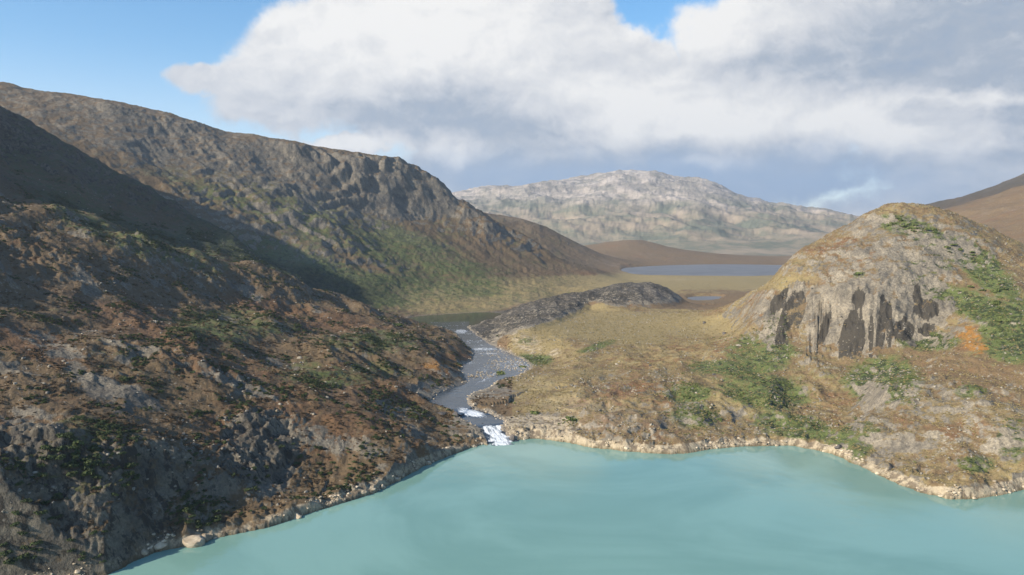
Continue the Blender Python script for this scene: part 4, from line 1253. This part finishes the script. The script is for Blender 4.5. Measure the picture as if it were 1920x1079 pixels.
steepness = sstep(slope, 1.3, 0.8)
dry = (d_riv > 1.5) & (d_lake > 5)
left_land = (X < 0) & nR & dry
clump = sstep(fbm(X, Y, 34, 4, 0.65, 151), 0.02, 0.35)
scatter('scrub', SHRUBS[0], (green - 0.05) * clump * left_land * sstep(rock, 0.9, 0.5), 16000, 0.5, 1.9, 'dark green scrub spread over the left hillside', 'scrub', 1080, power=1.0)
scatter('heather', HEATH, left_land * steepness * sstep(rock, 0.75, 0.45) * (0.05 + sstep(n_mid, -0.1, 0.35)), 17000, 0.5, 1.6, 'brown and rusty heather covering the left hillside', 'heather', 1000, power=0.8)
right_land = (X > 0) & (R < 1080) & dry
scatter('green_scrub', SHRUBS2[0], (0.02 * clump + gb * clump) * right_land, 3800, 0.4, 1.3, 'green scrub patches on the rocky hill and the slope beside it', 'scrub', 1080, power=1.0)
scatter('dry_grass', GRASS, right_land * (0.3 + sstep(n_mid, -0.3, 0.4)) * sstep(rock, 0.8, 0.5), 40000, 0.35, 1.1, 'dry yellow grass tussocks on the right side of the valley', 'grass', 1080, power=1.0)
stony = sstep(fbm(X, Y, 45, 4, 0.65, 161), 0.0, 0.4)
scatter('loose_stones', PEBBLE[M_STONE.name], (0.1 + stony) * (right_land * 1.0 + 0.35 * left_land), 9000, 0.25, 1.3, 'loose grey stones strewn over the slopes', 'stones', 1080, power=1.0, sink=-0.1)
scatter('shore_stones', PEBBLE[M_PALE.name], pale_s * (d_lake < 9) * sstep(fbm(X, Y, 22, 3, 0.6, 173), -0.1, 0.35) + 0.2 * (d_riv > -3) * (d_riv < 3) * (R > 500), 1300, 0.3, 1.2, 'pale stones along the lake shore and the river banks', 'stones', 1100, power=0.5, sink=-0.1)
bar = mmax(B(955, 686, 42, 13), B(905, 706, 30, 6), B(930, 665, 24, 6)) * (d_riv < 1) * (R > 560)
sc_w = bar
def river_stones():
    c = sc_w.ravel() * (R.ravel()); c = np.cumsum(c.astype(np.float64)); c /= c[-1]
    ii = np.searchsorted(c, rng.rand(380))
    pts = vert_all[ii].copy()
    pts[:, :2] += rng.normal(0, 0.8, (380, 2))
    pts[:, 2] = 9.1 + (R.ravel()[ii] - 650) / 330 * 0.9
    v0, f0 = ico(1)
    vs, fs = [], []
    for k, p in enumerate(pts):
        sz = random.uniform(0.3, 0.9)
        vs.append(v0 * sz * np.array([1, 0.8, 0.5]) * (1 + 0.2 * rng.rand(len(v0), 1)) + p)
        fs.append(f0 + k * len(v0))
    o = mesh_obj('river_stones', np.vstack(vs), np.vstack(fs), M_PALE, smooth=False)
    tag(o, 'pale stones standing out of the shallow river above the bend', 'stones', kind='stuff')
river_stones()
print('shrubs', n_shrub, 'tris', sum(len(o.data.polygons) * (1 if len(o.data.polygons[0].vertices) == 3 else 2) for o in col.objects if o.type == 'MESH' and len(o.data.polygons)))

# ------------------------------------------------------------------ haze
def box(name, lo, hi):
    v = [(x, y, z) for x in (lo[0], hi[0]) for y in (lo[1], hi[1]) for z in (lo[2], hi[2])]
    f = [(0, 1, 3, 2), (4, 6, 7, 5), (0, 4, 5, 1), (2, 3, 7, 6), (0, 2, 6, 4), (1, 5, 7, 3)]
    me = bpy.data.meshes.new(name)
    me.from_pydata(v, [], f)
    o = bpy.data.objects.new(name, me)
    col.objects.link(o)
    return o


hz = box('haze', (-13000, -1700, -12), (13000, 13500, float(Z.max()) + 60))
hm = bpy.data.materials.new('air')
hm.use_nodes = True
hn = hm.node_tree
hn.nodes.clear()
ho = hn.nodes.new('ShaderNodeOutputMaterial')
pv_ = hn.nodes.new('ShaderNodeVolumePrincipled')
pv_.inputs['Color'].default_value = (0.74, 0.86, 1.0, 1)
pv_.inputs['Density'].default_value = 5.2e-5
pv_.inputs['Anisotropy'].default_value = 0.25
hn.links.new(pv_.outputs[0], ho.inputs['Volume'])
hz.data.materials.append(hm)
tag(hz, 'thin blue air haze fading the far mountains', 'haze', kind='stuff')
